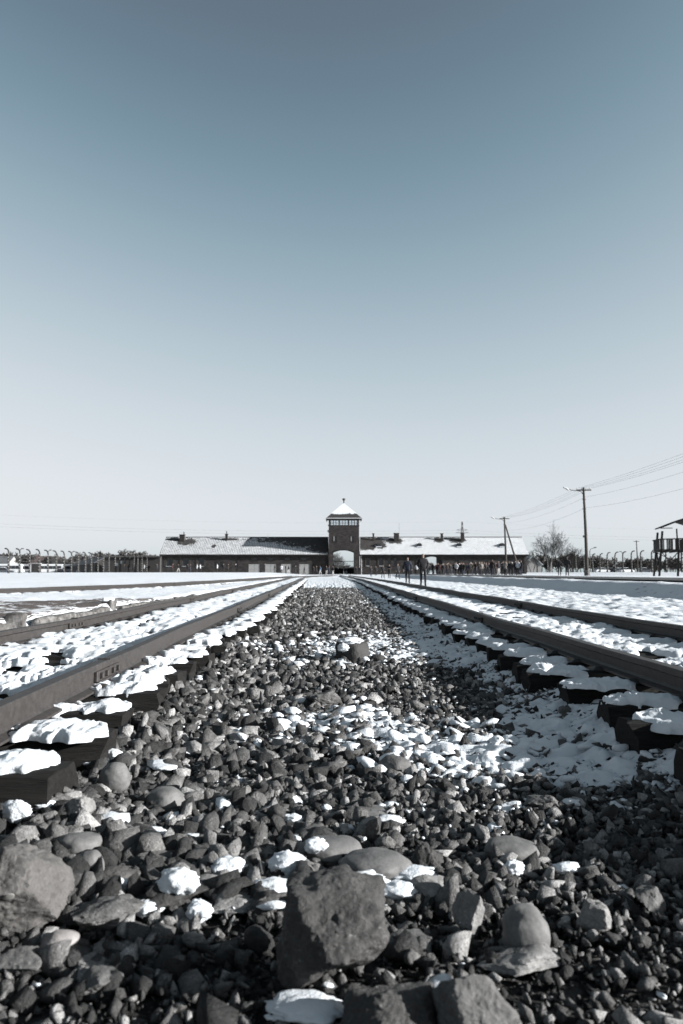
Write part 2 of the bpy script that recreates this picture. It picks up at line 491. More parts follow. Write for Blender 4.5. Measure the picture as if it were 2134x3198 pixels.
def rail(cl, off, y0, y1, parent, zoff=0.0):
    ys = np.unique(np.concatenate([np.arange(y0, min(30, y1), 0.5), np.arange(max(30, y0), y1, 2.0), [y1]]))
    n = len(PROFILE); vs = []
    for y in ys:
        a = heading(cl, y); nx, ny = math.cos(a), math.sin(a)
        cx = float(cl(y)); z = RAIL_TOP + float(rise(y)) + zoff + 0.006 * math.sin(y * 0.7 + off * 3) + 0.003 * math.sin(y * 1.9)
        o = off + 0.006 * math.sin(y * 0.43 + off)
        for (u, w) in PROFILE:
            vs.append((cx + nx * (o + u), y + ny * (o + u), z + w))
    vs = np.array(vs); m = len(ys)
    fs = [(i * n + k, i * n + (k + 1) % n, (i + 1) * n + (k + 1) % n, (i + 1) * n + k) for i in range(m - 1) for k in range(n)]
    me = bpy.data.meshes.new('rail'); me.from_pydata([tuple(v) for v in vs], [], fs + [tuple(range(n))[::-1], tuple((m - 1) * n + k for k in range(n))])
    bm = bmesh.new(); bm.from_mesh(me); bmesh.ops.recalc_face_normals(bm, faces=bm.faces); bm.to_mesh(me); bm.free()
    me.materials.append(M['rail'])
    return link(bpy.data.objects.new('rail', me), parent)
def fishplate(cl, off, side, y, rail_obj):
    """joint plate with four bolts on one flank of a rail"""
    mb = MB()
    a = heading(cl, y); rot = Matrix.Rotation(a, 3, 'Z')
    c = Vector((float(cl(y)) + math.cos(a) * off, y + math.sin(a) * off, RAIL_TOP))
    def put(lx, ly, lz, d):
        mb.box(c + rot @ Vector((lx, ly, lz)), d, rot)
    put(side * 0.022, 0, -0.076, (0.020, 0.52, 0.060))
    put(side * 0.036, 0, -0.110, (0.016, 0.52, 0.016))
    for k in (-0.19, -0.075, 0.075, 0.19):
        put(side * 0.040, k, -0.074, (0.022, 0.03, 0.032))
    mb.build('fishplate', M['rail'], rail_obj, bevel=0.003)
    g = MB(); p = c + rot @ Vector((0, 0, 0)); g.box(p + Vector((0, 0, -0.02)), (0.074, 0.006, 0.050), rot); g.build('rail_joint', M['iron'], rail_obj)

_r = random.Random(3)
def sleeper_mesh(seed):
    r = random.Random(seed); L = 2.5; W = 0.25; Hh = 0.17
    nx = 26; ring = []
    vs = []
    prof = [(-.5, -.5), (-.5, .1), (-.46, .44), (-.30, .5), (0, .485), (.28, .5), (.46, .45), (.5, .05), (.5, -.5)]
    for i in range(nx):
        x = -L / 2 + L * i / (nx - 1)
        endk = 1 - 0.05 * (i in (0, nx - 1))
        for (u, w) in prof:
            jj = 0.014 * float(noise3(np.array([x * 6 + seed]), np.array([u * 4]), np.array([w * 4.]), seed)[0])
            vs.append((x + (0.02 * r.uniform(-1, 1) if i in (0, nx - 1) else 0), u * W * endk + jj, w * Hh * endk + (jj if w > 0 else 0)))
    n = len(prof)
    fs = [(i * n + k, (i + 1) * n + k, (i + 1) * n + (k + 1) % n, i * n + (k + 1) % n) for i in range(nx - 1) for k in range(n)]
    fs += [tuple(range(n)), tuple((nx - 1) * n + k for k in range(n))[::-1]]
    me = bpy.data.meshes.new('sleeper'); me.from_pydata(vs, [], fs)
    bm = bmesh.new(); bm.from_mesh(me); bmesh.ops.recalc_face_normals(bm, faces=bm.faces); bm.to_mesh(me); bm.free()
    me.materials.append(M['sleeper']); return me
SLEEPER_MESHES = [sleeper_mesh(k + 1) for k in range(6)]
_pb = MB()
_pb.add([(-.04, -.055, 0), (.05, -.055, 0), (.05, .055, 0), (-.04, .055, 0), (-.038, -.05, .014), (.03, -.045, .012), (.03, .045, .012), (-.038, .05, .014), (-.034, -.02, .034), (.004, -.018, .031), (.004, .018, .031), (-.034, .02, .034)],
        [(0, 3, 2, 1), (0, 1, 5, 4), (1, 2, 6, 5), (2, 3, 7, 6), (3, 0, 4, 7), (4, 5, 9, 8), (5, 6, 10, 9), (6, 7, 11, 10), (7, 4, 8, 11), (8, 9, 10, 11)])
_po = _pb.build('rail_clip', M['rail'], None, bevel=0.003); CLIP_MESH = _po.data; bpy.data.objects.remove(_po)
SLEEPERS = []                                  # (track, y, x centre, angle, length scale, top z)
def sleepers(track, cl, ys, clips_to, name):
    for y in ys:
        s = bpy.data.objects.new('sleeper', _r.choice(SLEEPER_MESHES))
        a = heading(cl, y) + R(_r.uniform(-1.6, 1.6)) + (math.pi if _r.random() < .5 else 0)
        sh = _r.uniform(-0.05, 0.05); ls = _r.uniform(0.97, 1.05)
        if name == 'left' and y < 9: sh -= .075 + .05 * (y < 4.2); ls *= .97
        zt = SLEEPER_TOP + float(rise(y)) + _r.uniform(-0.012, 0.004)
        s.location = (float(cl(y)) + sh, y, zt - 0.085); s.rotation_euler = (R(_r.uniform(-1.2, 1.2)), R(_r.uniform(-.5, .5)), a)
        s.scale = (ls, _r.uniform(.9, 1.08), 1.0)
        link(s, track)
        SLEEPERS.append((name, y, float(cl(y)) + sh, heading(cl, y), ls * 2.5, zt))
        if y < clips_to:
            for g in (-0.7525, 0.7525):
                for sd in (-1, 1):
                    c = bpy.data.objects.new('rail_clip', CLIP_MESH); link(c, s)
                    c.location = ((g - sh * math.cos(a)) / ls + sd * 0.088, 0.012 * sd, 0.085)
                    c.rotation_euler = (0, 0, R(_r.uniform(-6, 6)) + (math.pi if sd < 0 else 0))
def jitter_run(y, y1, step=0.6):
    out = []
    while y < y1:
        out.append(y); y += step + _r.uniform(-.07, .07)
    return out
t_left = tag(empty('railway_track', (0, 0, 0)), 'left railway track with brown lit rails and thick snow on its dark sleepers', 'railway track', 'railway tracks')
t_right = tag(empty('railway_track', (0, 0, 0)), 'right railway track with black shaded rails and blue shadowed snow', 'railway track', 'railway tracks')
t_third = tag(empty('railway_track', (0, 0, 0)), 'distant curving railway track farthest to the left, before the white field', 'railway track', 'railway tracks')
G2 = 0.7525
r_ll = rail(cl_left, -G2, 1.0, 158, t_left); r_lr = rail(cl_left, G2, 1.0, 158, t_left)
r_rl = rail(cl_right, -G2, 1.0, 171, t_right, 0.0); r_rr = rail(cl_right, G2, 1.0, 171, t_right, 0.0)
r_tl = rail(cl_third, -G2, 9, 126, t_third, -0.006); r_tr = rail(cl_third, G2, 9, 126, t_third, -0.006)
sleepers(t_left, cl_left, [2.17, 2.80, 3.33, 3.97, 4.55, 4.93, 5.42, 5.95] + jitter_run(6.5, 75), 16, 'left')
sleepers(t_right, cl_right, [2.45, 3.04, 3.62, 4.17, 4.83, 5.48, 6.0] + jitter_run(6.6, 75), 16, 'right')
sleepers(t_third, cl_third, jitter_run(10.0, 60, 0.66), 0, 'third')
for y in (4.85, 13.3, 22.0, 31, 40): fishplate(cl_left, G2, 1, y, r_lr)
for y in (9.3, 18.0, 27): fishplate(cl_left, -G2, 1, y, r_ll)
for y in (10.5, 19.5, 28): fishplate(cl_right, -G2, -1, y, r_rl)
for y in (6.2, 15): fishplate(cl_right, G2, -1, y, r_rr)
for y in (30.0, 39.0): fishplate(cl_third, G2, 1, y, r_tr)

# ------------------------------------------------------------------ snow lying on the sleepers (one mass)
capV, capF, capN = [], [], 0
def snow_cap(c, ang, u0, u1, w, h, zt, seed, res):
    """lumpy ridge of snow along a sleeper from u0 to u1 (metres from its middle)"""
    global capN
    L = u1 - u0
    nu = max(6, int(L / res)); nv = 17 if res < 0.02 else (11 if res < 0.04 else (7 if res < 0.08 else 5))
    u = np.linspace(u0, u1, nu); t = np.linspace(0, 1, nu)
    endp = np.clip(np.minimum(t, 1 - t) * L / (0.38 * w), 0, 1); endp = np.sqrt(np.clip(endp * (2 - endp), 0.02, 1))
    th = np.linspace(0, math.pi, nv)
    U, TH = np.meshgrid(u, th, indexing='ij')
    S3 = np.cos(TH) * .13
    bil = lambda f, sd: np.abs(noise2(U * f + seed * 1.7, S3 * f + sd * 3.3, seed + sd)) * 2.0 - .5
    lump = 1 + 0.34 * noise2(U * 6 + seed, S3 * 6, seed) + 0.42 * bil(7, 1) + 0.30 * bil(22, 2) + 0.18 * bil(52, 3)
    side = np.where(np.arange(nv) < nv // 2, -1.0, 1.0)
    rag = np.stack([noise2(u * 7 + seed * 3, u * 0 + q, seed + 4) * .20 + noise2(u * 19 + seed, u * 0 + q, seed + 5) * .20 + noise2(u * 43 + seed, u * 0 + q, seed + 6) * .12 for q in (0.5, 7.5)], -1)
    ww = (w / 2) * endp[:, None] * (1 + np.where(side[None, :] < 0, rag[:, :1], rag[:, 1:]))
    cs = np.cos(TH)
    V = -np.sign(cs) * np.abs(cs) ** .72 * ww
    Z = np.sin(TH) ** 0.5 * h * (endp[:, None] ** 0.7) * np.clip(lump, 0.25, 2.4) - 0.012
    hang = np.clip(noise2(u * 11 + seed, u * 0 + 3.3, seed + 8), 0, 1)[:, None] * .03
    Z = Z - hang * (np.abs(cs) > .9)
    V = V + 0.012 * noise2(U * 28 + seed, TH * 1.7, seed + 9)
    U = U + 0.012 * noise2(U * 30, TH * 3, seed + 5)
    ca, sa = math.cos(ang), math.sin(ang)
    P = np.stack([c[0] + ca * U - sa * V, c[1] + sa * U + ca * V, zt + Z], -1).reshape(-1, 3)
    capV.append(P); capF.append(grid_faces(nu, nv) + capN); capN += len(P)
for i, (nm, y, x, a, L, zt) in enumerate(SLEEPERS):
    res = 0.011 if y < 6.2 else (0.025 if y < 13 else (0.06 if y < 28 else 0.16))
    hh = (0.037 if nm == 'left' else 0.033) * _r.uniform(.8, 1.25)
    wid = 0.285 * _r.uniform(.9, 1.15) + (0.06 if y > 9 else 0.0) + (0.12 if y > 22 else 0)
    e = L / 2
    segs = [(-e + _r.uniform(-.02, .04), -0.84), (-0.68, 0.68), (0.84, e - _r.uniform(-.02, .05))]
    for k, (a0, a1) in enumerate(segs):
        if k == 1 and nm != 'third':
            cut = _r.random()
            if cut < .35:
                m = _r.uniform(-.3, .3); snow_cap((x, y), a, a0 + _r.uniform(0, .12), m - .05, wid, hh, zt, i * 7 + k, res); snow_cap((x, y), a, m + .06, a1 - _r.uniform(0, .12), wid, hh, zt, i * 7 + 3, res); continue
            if cut > .93 and y < 9: continue
        if nm == 'right' and k == 0 and _r.random() < .15: a1 -= .12
        snow_cap((x, y), a, a0, a1, wid, hh, zt, i * 7 + k, res)
sleeper_snow = obj_np('sleeper_snow', np.concatenate(capV), np.concatenate(capF), M['snow'], None, True)
tag(sleeper_snow, 'lumpy white snow lying along the tops of the railway sleepers', 'snow', kind='stuff')

# ================================================================== where snow lies on the ballast
def blob(x, y, cx, cy, rx, ry):
    return np.exp(-(((x - cx) / rx) ** 2 + ((y - cy) / ry) ** 2))
def snow_cover(x, y):
    """about -1 bare .. +1 full, in metres on the ground"""
    x = np.asarray(x, float); y = np.asarray(y, float)
    c = -0.72 + 0 * x
    c = c + 1.35 * blob(x, y, 0.25, 9.3, 1.35, 1.9)            # round the snow-capped block
    c = c + 1.02 * blob(x, y, 0.32, 4.3, 1.05, 0.95) + 0.9 * blob(x, y, 0.75, 3.65, 0.55, 0.45) + .5 * blob(x, y, -.15, 4.7, .3, .35)
    edge_r = cl_right(y) - 1.25 - x                             # distance to the right-hand sleeper ends
    c = c + (0.60 + .4 * sstep(4, 8, y)) * (1 - sstep(0.05, 0.60, edge_r)) * sstep(2.5, 3.3, y) * (x > 0)
    c = c + 0.5 * sstep(11, 14, y) * (1 - sstep(.2, .9, edge_r)) * (x > 0)
    c = c + 0.42 * sstep(12, 18, y) + 1.3 * sstep(42, 62, y)
    inl = 1 - sstep(1.0, 1.25, np.abs(x - cl_left(y))); inr = 1 - sstep(1.0, 1.3, np.abs(x - cl_right(y)))
    c = c + inl * (-0.10 + 0.85 * sstep(8, 18, y)) + inr * (0.55 + 0.6 * sstep(5, 14, y))
    c = c + 1.0 * sstep(0.3, 0.6, x - cl_right(y) - 1.0) + 0.8 * sstep(-0.9, -1.3, x - cl_left(y)) * sstep(9, 16, y)
    return c + 0.22 * fbm2(x * 1.7, y * 1.1, 40, 2) + 0.36 * noise2(x * 7, y * 6, 44) + 0.34 * noise2(x * 17, y * 15, 46)

# ------------------------------------------------------------------ snow sheet that comes up between the stones
sy = np.concatenate([np.geomspace(1.7, 12, 340), np.geomspace(12.1, 125, 130)])
su = np.linspace(-1, 1, 280)
SY = np.repeat(sy[:, None], len(su), 1)
xl = np.maximum(-(0.47 * SY + 0.7), cl_left(SY) - 1.6); xr = np.minimum(0.47 * SY + 0.7, cl_right(SY) + 1.6)
SX = xl + (su[None, :] + 1) / 2 * (xr - xl)
cov = snow_cover(SX, SY)
lum = 2.0 * np.abs(noise2(SX * 12, SY * 11, 50)) - .3; lum2 = 2.0 * np.abs(noise2(SX * 29, SY * 27, 51)) - .5
thick = np.where(cov > 0, 0.009 + 0.024 * np.clip(cov, 0, 1) ** .7, -0.012 + cov * 0.10) + (0.020 * lum + 0.009 * lum2) * sstep(-.2, .2, cov)
SZ = bed_h(SX, SY) + thick + .010 * sstep(-.25, .1, cov)
snow_sheet = obj_np('ballast_snow', np.stack([SX, SY, SZ], -1).reshape(-1, 3), grid_faces(len(sy), len(su)), M['snow'], None, True)
tag(snow_sheet, 'thin patchy snow lying between the ballast stones and inside the tracks', 'snow', kind='stuff')

# ================================================================== ballast stones
def ico(level):
    bm = bmesh.new(); bmesh.ops.create_icosphere(bm, subdivisions=level, radius=1.0)
    V = np.array([v.co[:] for v in bm.verts]); Fc = np.array([[v.index for v in f.verts] for f in bm.faces]); bm.free()
    return V / np.linalg.norm(V, axis=1, keepdims=True), Fc
ICO = {k: ico(k) for k in (1, 2, 3, 4, 5, 6)}
OCT = (np.array([[1, 0, 0], [-1, 0, 0], [0, 1, 0], [0, -1, 0], [0, 0, 1], [0, 0, -1]], float), np.array([[0, 2, 4], [2, 1, 4], [1, 3, 4], [3, 0, 4], [2, 0, 5], [1, 2, 5], [3, 1, 5], [0, 3, 5]]))
def rock_shape(D, r, angular=1.0, npl=11):
    """turn unit directions D into a chipped (angular=1) or river-worn (0) stone"""
    N = r.normal(size=(npl, 3)); N /= np.linalg.norm(N, axis=1, keepdims=True)
    Hh = r.uniform(0.62, 1.0, npl)
    k = D @ N.T
    q = np.where(k > 0.05, Hh / np.maximum(k, 0.05), 9.0)
    hard = np.minimum(q.min(1), 1.25)
    p = 6.0
    soft = (np.minimum(q, 3.0) ** -p).sum(1) ** (-1 / p)
    rad = angular * hard + (1 - angular) * np.minimum(soft * 1.1, 1.15)
    return D * rad[:, None]
def squash(P, r, flat=(0.45, 0.8)):
    s = np.array([1.0, r.uniform(0.62, 0.95), r.uniform(*flat)])
    P = P * s
    P = P - (P.max(0) + P.min(0)) / 2
    return P / np.abs(P).max()
def hull_rock(r, npts, flat=(0.38, 0.8)):
    """sharp crushed stone: convex hull of a few random points"""
    D = r.uniform(-1, 1, (npts, 3)); D /= np.abs(D).max(1, keepdims=True) ** r.uniform(.6, 1.0)
    D = D * r.uniform(0.65, 1.0, (npts, 1)) * np.array([1.0, r.uniform(.5, .9), r.uniform(*flat)])
    bm = bmesh.new()
    for d in D: bm.verts.new(d)
    bmesh.ops.convex_hull(bm, input=list(bm.verts))
    for v in [v for v in bm.verts if not v.link_faces]: bm.verts.remove(v)
    bmesh.ops.triangulate(bm, faces=list(bm.faces))
    bm.verts.index_update()
    V = np.array([v.co[:] for v in bm.verts]); Fc = np.array([[v.index for v in f.verts] for f in bm.faces]); bm.free()
    V = V - (V.max(0) + V.min(0)) / 2
    return V / np.abs(V).max(), Fc
LIB = {2: [hull_rock(rng, int(rng.integers(9, 15))) for k in range(44)] + [(squash(rock_shape(ICO[2][0], rng, 0.0), rng), ICO[2][1]) for k in range(4)],
       1: [hull_rock(rng, int(rng.integers(7, 11))) for k in range(30)] + [(squash(rock_shape(ICO[1][0], rng, 0.0), rng), ICO[1][1]) for k in range(3)],
       0: [hull_rock(rng, 6) for k in range(14)]}
def rot_mats(n, tilt):
    az = rng.uniform(0, 2 * np.pi, n); tx = rng.normal(0, tilt, n); ty = rng.normal(0, tilt, n)
    cz, sz = np.cos(az), np.sin(az); cx, sx = np.cos(tx), np.sin(tx); cy, sy_ = np.cos(ty), np.sin(ty)
    Z = np.zeros(n); O = np.ones(n)
    Rz = np.stack([cz, -sz, Z, sz, cz, Z, Z, Z, O], -1).reshape(n, 3, 3)
    Rx = np.stack([O, Z, Z, Z, cx, -sx, Z, sx, cx], -1).reshape(n, 3, 3)
    Ry = np.stack([cy, Z, sy_, Z, O, Z, -sy_, Z, cy], -1).reshape(n, 3, 3)
    return Rx @ Ry @ Rz
def scatter(pos, size, lev, tilt=0.45):
    """one merged (V, F) of many stones"""
    n = len(pos); var = rng.integers(0, len(LIB[lev]), n)
    Rm = rot_mats(n, tilt)
    VV, FF, c = [], [], 0
    for k, (B, Fk) in enumerate(LIB[lev]):
        i = np.nonzero(var == k)[0]
        if not len(i): continue
        V = np.einsum('nij,kj->nki', Rm[i], B) * size[i][:, None, None] + pos[i][:, None, :]
        VV.append(V.reshape(-1, 3)); FF.append((Fk[None] + (np.arange(len(i)) * len(B))[:, None, None] + c).reshape(-1, 3)); c += len(i) * len(B)
    return np.concatenate(VV), np.concatenate(FF)
def sample(y0, y1, dens, xlo, xhi, margin=0.8):
    """random points between the curves xlo(y) and xhi(y)"""
    wmax = 3.4
    ys = np.linspace(y0, y1, 60); area = np.trapz(np.maximum(np.minimum(xhi(ys), .46 * ys + margin) - np.maximum(xlo(ys), -.46 * ys - margin), 0.01), ys)
    n = int(area * dens)
    pts = []
    while sum(len(p) for p in pts) < n:
        y = rng.uniform(y0, y1, n * 2); x = rng.uniform(-6, 5, n * 2)
        k = (x > np.maximum(xlo(y), -.46 * y - margin)) & (x < np.minimum(xhi(y), .46 * y + margin))
        pts.append(np.stack([x[k], y[k]], -1))
    return np.concatenate(pts)[:n]
mid_l = lambda y: cl_left(y) + 1.13
mid_r = lambda y: cl_right(y) - 1.13
def left_bias(x, y):
    return 1 + 0.25 * sstep(0.4, -0.6, x) - 0.22 * sstep(0.2, 0.9, x)
stV, stF, stN = [], [], 0
TOPS = []                                             # stone tops that may carry snow
def lay(P, s, lev, sink=0.30, tilt=.75):
    global stN
    z = bed_h(P[:, 0], P[:, 1]) + s * sink + rng.uniform(0, .022, len(P)) * (s > .01)
    pos = np.stack([P[:, 0], P[:, 1], z], -1)
    V, Fc = scatter(pos, s, lev, tilt)
    stV.append(V); stF.append(Fc + stN); stN += len(V)
    TOPS.append(np.concatenate([pos, s[:, None]], 1))
def sizes(n, med, sig=.42, lo=.008, hi=.06):
    return np.clip(rng.lognormal(math.log(med), sig, n), lo, hi)
for (y0, y1, dens, med, lev) in ((1.2, 2.1, 2600, .0135, 2), (2.1, 3.6, 2300, .0195, 2), (3.6, 6.0, 1500, .0218, 1), (6.0, 10.0, 1050, .0245, 1), (10, 20, 480, .029, 1), (20, 42, 190, .039, 0)):
    P = sample(y0, y1, dens, mid_l, mid_r)
    s = sizes(len(P), med) * left_bias(P[:, 0], P[:, 1])
    if y1 <= 2.2:
        k = rng.random(len(P)) < np.where((np.abs(P[:, 0] - .1) > .45) & (P[:, 1] > 1.75), .8, .35)
        P, s = P[k], s[k]
    lay(P, s, lev)
# in the cribs between the sleepers
for lo_, hi_ in ((lambda y: cl_left(y) - 1.4, mid_l), (mid_r, lambda y: cl_right(y) + 1.4)):
    for (y0, y1, dens, med, lev) in ((2.0, 6.0, 420, .025, 1), (6.0, 16.0, 170, .028, 1)):
        P = sample(y0, y1, dens, lo_, hi_); lay(P, sizes(len(P), med), lev, .2)
P = sample(1.2, 3.2, 3400, mid_l, mid_r, .4)
lay(P, np.clip(rng.lognormal(math.log(.0062), .45, len(P)), .003, .013), 0, 1.0, .8)
ballast = obj_np('ballast_stones', np.concatenate(stV), np.concatenate(stF), M['stone'], None, False)
tag(ballast, 'mass of small grey crushed ballast stones between the tracks', 'ballast', kind='stuff')

# snow caps on the tops of stones where snow lies
T = np.concatenate(TOPS[:-1])
cv = snow_cover(T[:, 0], T[:, 1])
pick = (T[:, 1] < 42) & (rng.random(len(T)) < np.clip((cv + 0.10) * 1.3, 0.0, .8) * np.where(T[:, 1] < 9, 1, .75)) | ((T[:, 1] < 9) & (rng.random(len(T)) < .010))
T = T[pick]
sn_lib = []
for k in range(16):
    D = ICO[2][0]; P = D * (1 + 0.5 * (np.abs(fbm3(D, 1.5, 70 + k, 2)) - .3) + .22 * fbm3(D, 3.4, 90 + k, 1))[:, None]; P[:, 2] *= 0.30 + .025 * (k % 6); P[:, 1] *= .6 + .05 * (k % 8); sn_lib.append(P)
LIB[9] = [(P, ICO[2][1]) for P in sn_lib]
LIB[8] = [(P[:12], ICO[1][1]) for P in [(ICO[1][0] * (1 + .3 * fbm3(ICO[1][0], 1.5, 60 + k, 1))[:, None]) * np.array([1, .8, .36]) for k in range(10)]]
ss = T[:, 3] * rng.uniform(.5, 1.15, len(T))
off = rng.normal(0, .35, (len(T), 2)) * T[:, 3:4]
near_ = (T[:, 1] < 4.6) & (T[:, 3] > .014)
base_p = T[:, :3] + np.concatenate([off, (T[:, 3] * .40)[:, None]], 1)
V1, F1 = scatter(base_p[near_], ss[near_], 9, .25)
V2, F2 = scatter(base_p[~near_], ss[~near_] * 1.1, 8, .2)
V = np.concatenate([V1, V2]); Fc = np.concatenate([F1, F2 + len(V1)])
# crumbs of snow round the patches
P = sample(2.0, 7.5, 700, mid_l, mid_r); k = rng.random(len(P)) < np.clip((snow_cover(P[:, 0], P[:, 1]) + .45) * .9, 0.02, .8); P = P[k]
cs_ = np.clip(rng.lognormal(math.log(.0075), .5, len(P)), .003, .02)
V3, F3 = scatter(np.stack([P[:, 0], P[:, 1], bed_h(P[:, 0], P[:, 1]) + .034 + cs_ * .3], -1), cs_, 8, .4)
F3 = F3 + len(V); V = np.concatenate([V, V3]); Fc = np.concatenate([Fc, F3])
print('SNOW CAPS', len(T), 'STONE TRIS', sum(len(f) for f in stF), 'CAPTRIS', sum(len(f) for f in capF) * 2)
stone_snow = obj_np('stone_snow', V, Fc, M['snow'], None, True)
tag(stone_snow, 'small clots of snow lying on top of the ballast stones', 'snow', kind='stuff')

# ------------------------------------------------------------------ trodden, pitted snow beside the right track
fy = [3.5]
while fy[-1] < 62: fy.append(fy[-1] + max(.05, fy[-1] * .0055))
fy = np.array(fy); fx = np.arange(4.0, 8.75, .055)
FX, FY = np.meshgrid(fx, fy)
pit = .024 * noise2(FX * 5.5, FY * 3.6, 61) + .018 * noise2(FX * 11, FY * 8, 62) + .008 * noise2(FX * 23, FY * 17, 63)
FZ = ground_h(FX, FY) + .010 + pit * (1 - sstep(35, 62, FY)) - .05 * (1 - sstep(0, .25, np.minimum(FX - 4.0, 8.7 - FX)))
tag(obj_np('snow_field', np.stack([FX, FY, FZ], -1).reshape(-1, 3), grid_faces(len(fy), len(fx)), M['snow'], None, True), 'pitted sunlit snow between the right track and the road bank', 'snow', kind='stuff')
# ================================================================== the brick gatehouse
def brick_mat():
    m, nt, b = new_mat('dark_brick')
    v = wpos(nt)
    sep = nt.nodes.new('ShaderNodeSeparateXYZ'); nt.links.new(v, sep.inputs[0])
    cmb = nt.nodes.new('ShaderNodeCombineXYZ'); nt.links.new(mth(nt, 'ADD', sep.outputs['X'], sep.outputs['Y']), cmb.inputs[0]); nt.links.new(sep.outputs['Z'], cmb.inputs[1])
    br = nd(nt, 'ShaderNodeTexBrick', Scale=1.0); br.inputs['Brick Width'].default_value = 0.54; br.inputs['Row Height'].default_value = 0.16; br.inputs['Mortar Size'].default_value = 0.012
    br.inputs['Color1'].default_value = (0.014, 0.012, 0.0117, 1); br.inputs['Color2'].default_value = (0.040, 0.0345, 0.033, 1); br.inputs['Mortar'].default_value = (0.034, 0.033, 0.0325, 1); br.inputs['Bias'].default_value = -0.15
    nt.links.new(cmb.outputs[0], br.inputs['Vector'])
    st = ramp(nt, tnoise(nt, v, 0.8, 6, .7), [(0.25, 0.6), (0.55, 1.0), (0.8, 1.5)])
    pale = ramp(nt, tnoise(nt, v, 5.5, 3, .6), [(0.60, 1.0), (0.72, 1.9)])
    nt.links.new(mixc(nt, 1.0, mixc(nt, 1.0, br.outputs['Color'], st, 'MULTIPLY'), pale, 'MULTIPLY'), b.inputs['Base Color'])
    b.inputs['Roughness'].default_value = 0.85
    bump(nt, b, br.outputs['Fac'], -0.6, 0.01)
    return m
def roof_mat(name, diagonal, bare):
    """tiles under thin snow; bare = [(x, z, rx, rz)] patches drawn in dark tile colour instead of snow"""
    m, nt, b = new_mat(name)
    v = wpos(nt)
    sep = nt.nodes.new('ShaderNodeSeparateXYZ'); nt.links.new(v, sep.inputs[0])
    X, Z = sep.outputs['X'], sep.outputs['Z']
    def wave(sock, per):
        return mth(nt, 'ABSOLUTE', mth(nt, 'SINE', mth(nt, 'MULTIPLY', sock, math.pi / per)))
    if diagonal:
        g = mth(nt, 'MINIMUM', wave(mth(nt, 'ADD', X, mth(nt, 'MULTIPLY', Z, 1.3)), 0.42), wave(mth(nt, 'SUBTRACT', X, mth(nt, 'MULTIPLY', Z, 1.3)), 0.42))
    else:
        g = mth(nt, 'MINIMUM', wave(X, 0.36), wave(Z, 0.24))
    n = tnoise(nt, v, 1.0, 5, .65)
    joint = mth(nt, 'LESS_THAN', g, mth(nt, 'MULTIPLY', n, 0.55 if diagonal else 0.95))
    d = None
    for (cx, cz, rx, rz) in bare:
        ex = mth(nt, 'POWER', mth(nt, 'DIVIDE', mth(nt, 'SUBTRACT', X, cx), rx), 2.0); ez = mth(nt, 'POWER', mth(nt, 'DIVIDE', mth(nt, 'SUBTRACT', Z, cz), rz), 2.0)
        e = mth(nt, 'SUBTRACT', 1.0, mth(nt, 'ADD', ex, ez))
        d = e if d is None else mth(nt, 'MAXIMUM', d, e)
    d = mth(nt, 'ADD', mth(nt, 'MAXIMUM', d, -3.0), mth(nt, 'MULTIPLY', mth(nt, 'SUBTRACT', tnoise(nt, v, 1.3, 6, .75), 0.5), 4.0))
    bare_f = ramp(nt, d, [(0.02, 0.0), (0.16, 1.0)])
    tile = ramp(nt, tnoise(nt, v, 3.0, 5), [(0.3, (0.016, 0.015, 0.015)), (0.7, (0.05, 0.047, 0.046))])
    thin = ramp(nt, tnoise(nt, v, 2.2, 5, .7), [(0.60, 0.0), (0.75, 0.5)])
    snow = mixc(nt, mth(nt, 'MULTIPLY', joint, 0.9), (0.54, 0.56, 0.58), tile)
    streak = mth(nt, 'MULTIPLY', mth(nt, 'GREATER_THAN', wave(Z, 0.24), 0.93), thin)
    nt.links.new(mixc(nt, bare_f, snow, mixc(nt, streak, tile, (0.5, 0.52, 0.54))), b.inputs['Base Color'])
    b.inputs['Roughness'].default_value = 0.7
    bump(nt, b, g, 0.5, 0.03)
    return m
M['brick'] = brick_mat()
M['dark_wood'] = simple('weathered_dark_wood', (0.030, 0.028, 0.026), 0.8, 0.5, 6, 0.4)
M['fascia'] = simple('dark_eaves_board', (0.022, 0.020, 0.020), 0.8, 0.4, 3)
M['door_paint'] = simple('pale_grey_door_paint', (0.24, 0.24, 0.237), 0.6, 0.12, 3)
M['frame_paint'] = simple('pale_window_paint', (0.45, 0.45, 0.44), 0.6, 0.15, 3)
M['metal_pale'] = simple('galvanised_sheet', (0.32, 0.33, 0.34), 0.5, 0.15, 4)
M['tile_dark'] = simple('dark_roof_tile', (0.030, 0.028, 0.028), 0.75, 0.5, 5, 0.5, 12)
def glass_dark():
    m, nt, b = new_mat('dark_window_glass')
    b.inputs['Base Color'].default_value = (0.015, 0.017, 0.02, 1); b.inputs['Roughness'].default_value = 0.08; b.inputs['Specular IOR Level'].default_value = 0.5
    bump(nt, b, tnoise(nt, wpos(nt), 2.0, 2), 0.05, 0.05)
    return m
def glass_clear():
    m, nt, b = new_mat('clear_window_glass')
    tr = nt.nodes.new('ShaderNodeBsdfTransparent'); tr.inputs[0].default_value = (0.93, 0.95, 0.96, 1)
    gl = nt.nodes.new('ShaderNodeBsdfGlossy'); gl.inputs['Roughness'].default_value = 0.03
    mx = nt.nodes.new('ShaderNodeMixShader'); mx.inputs[0].default_value = 0.07
    nt.links.new(tr.outputs[0], mx.inputs[1]); nt.links.new(gl.outputs[0], mx.inputs[2])
    nt.links.new(mx.outputs[0], nt.nodes['Material Output'].inputs['Surface'])
    return m
M['glass'] = glass_dark(); M['clear_glass'] = glass_clear()

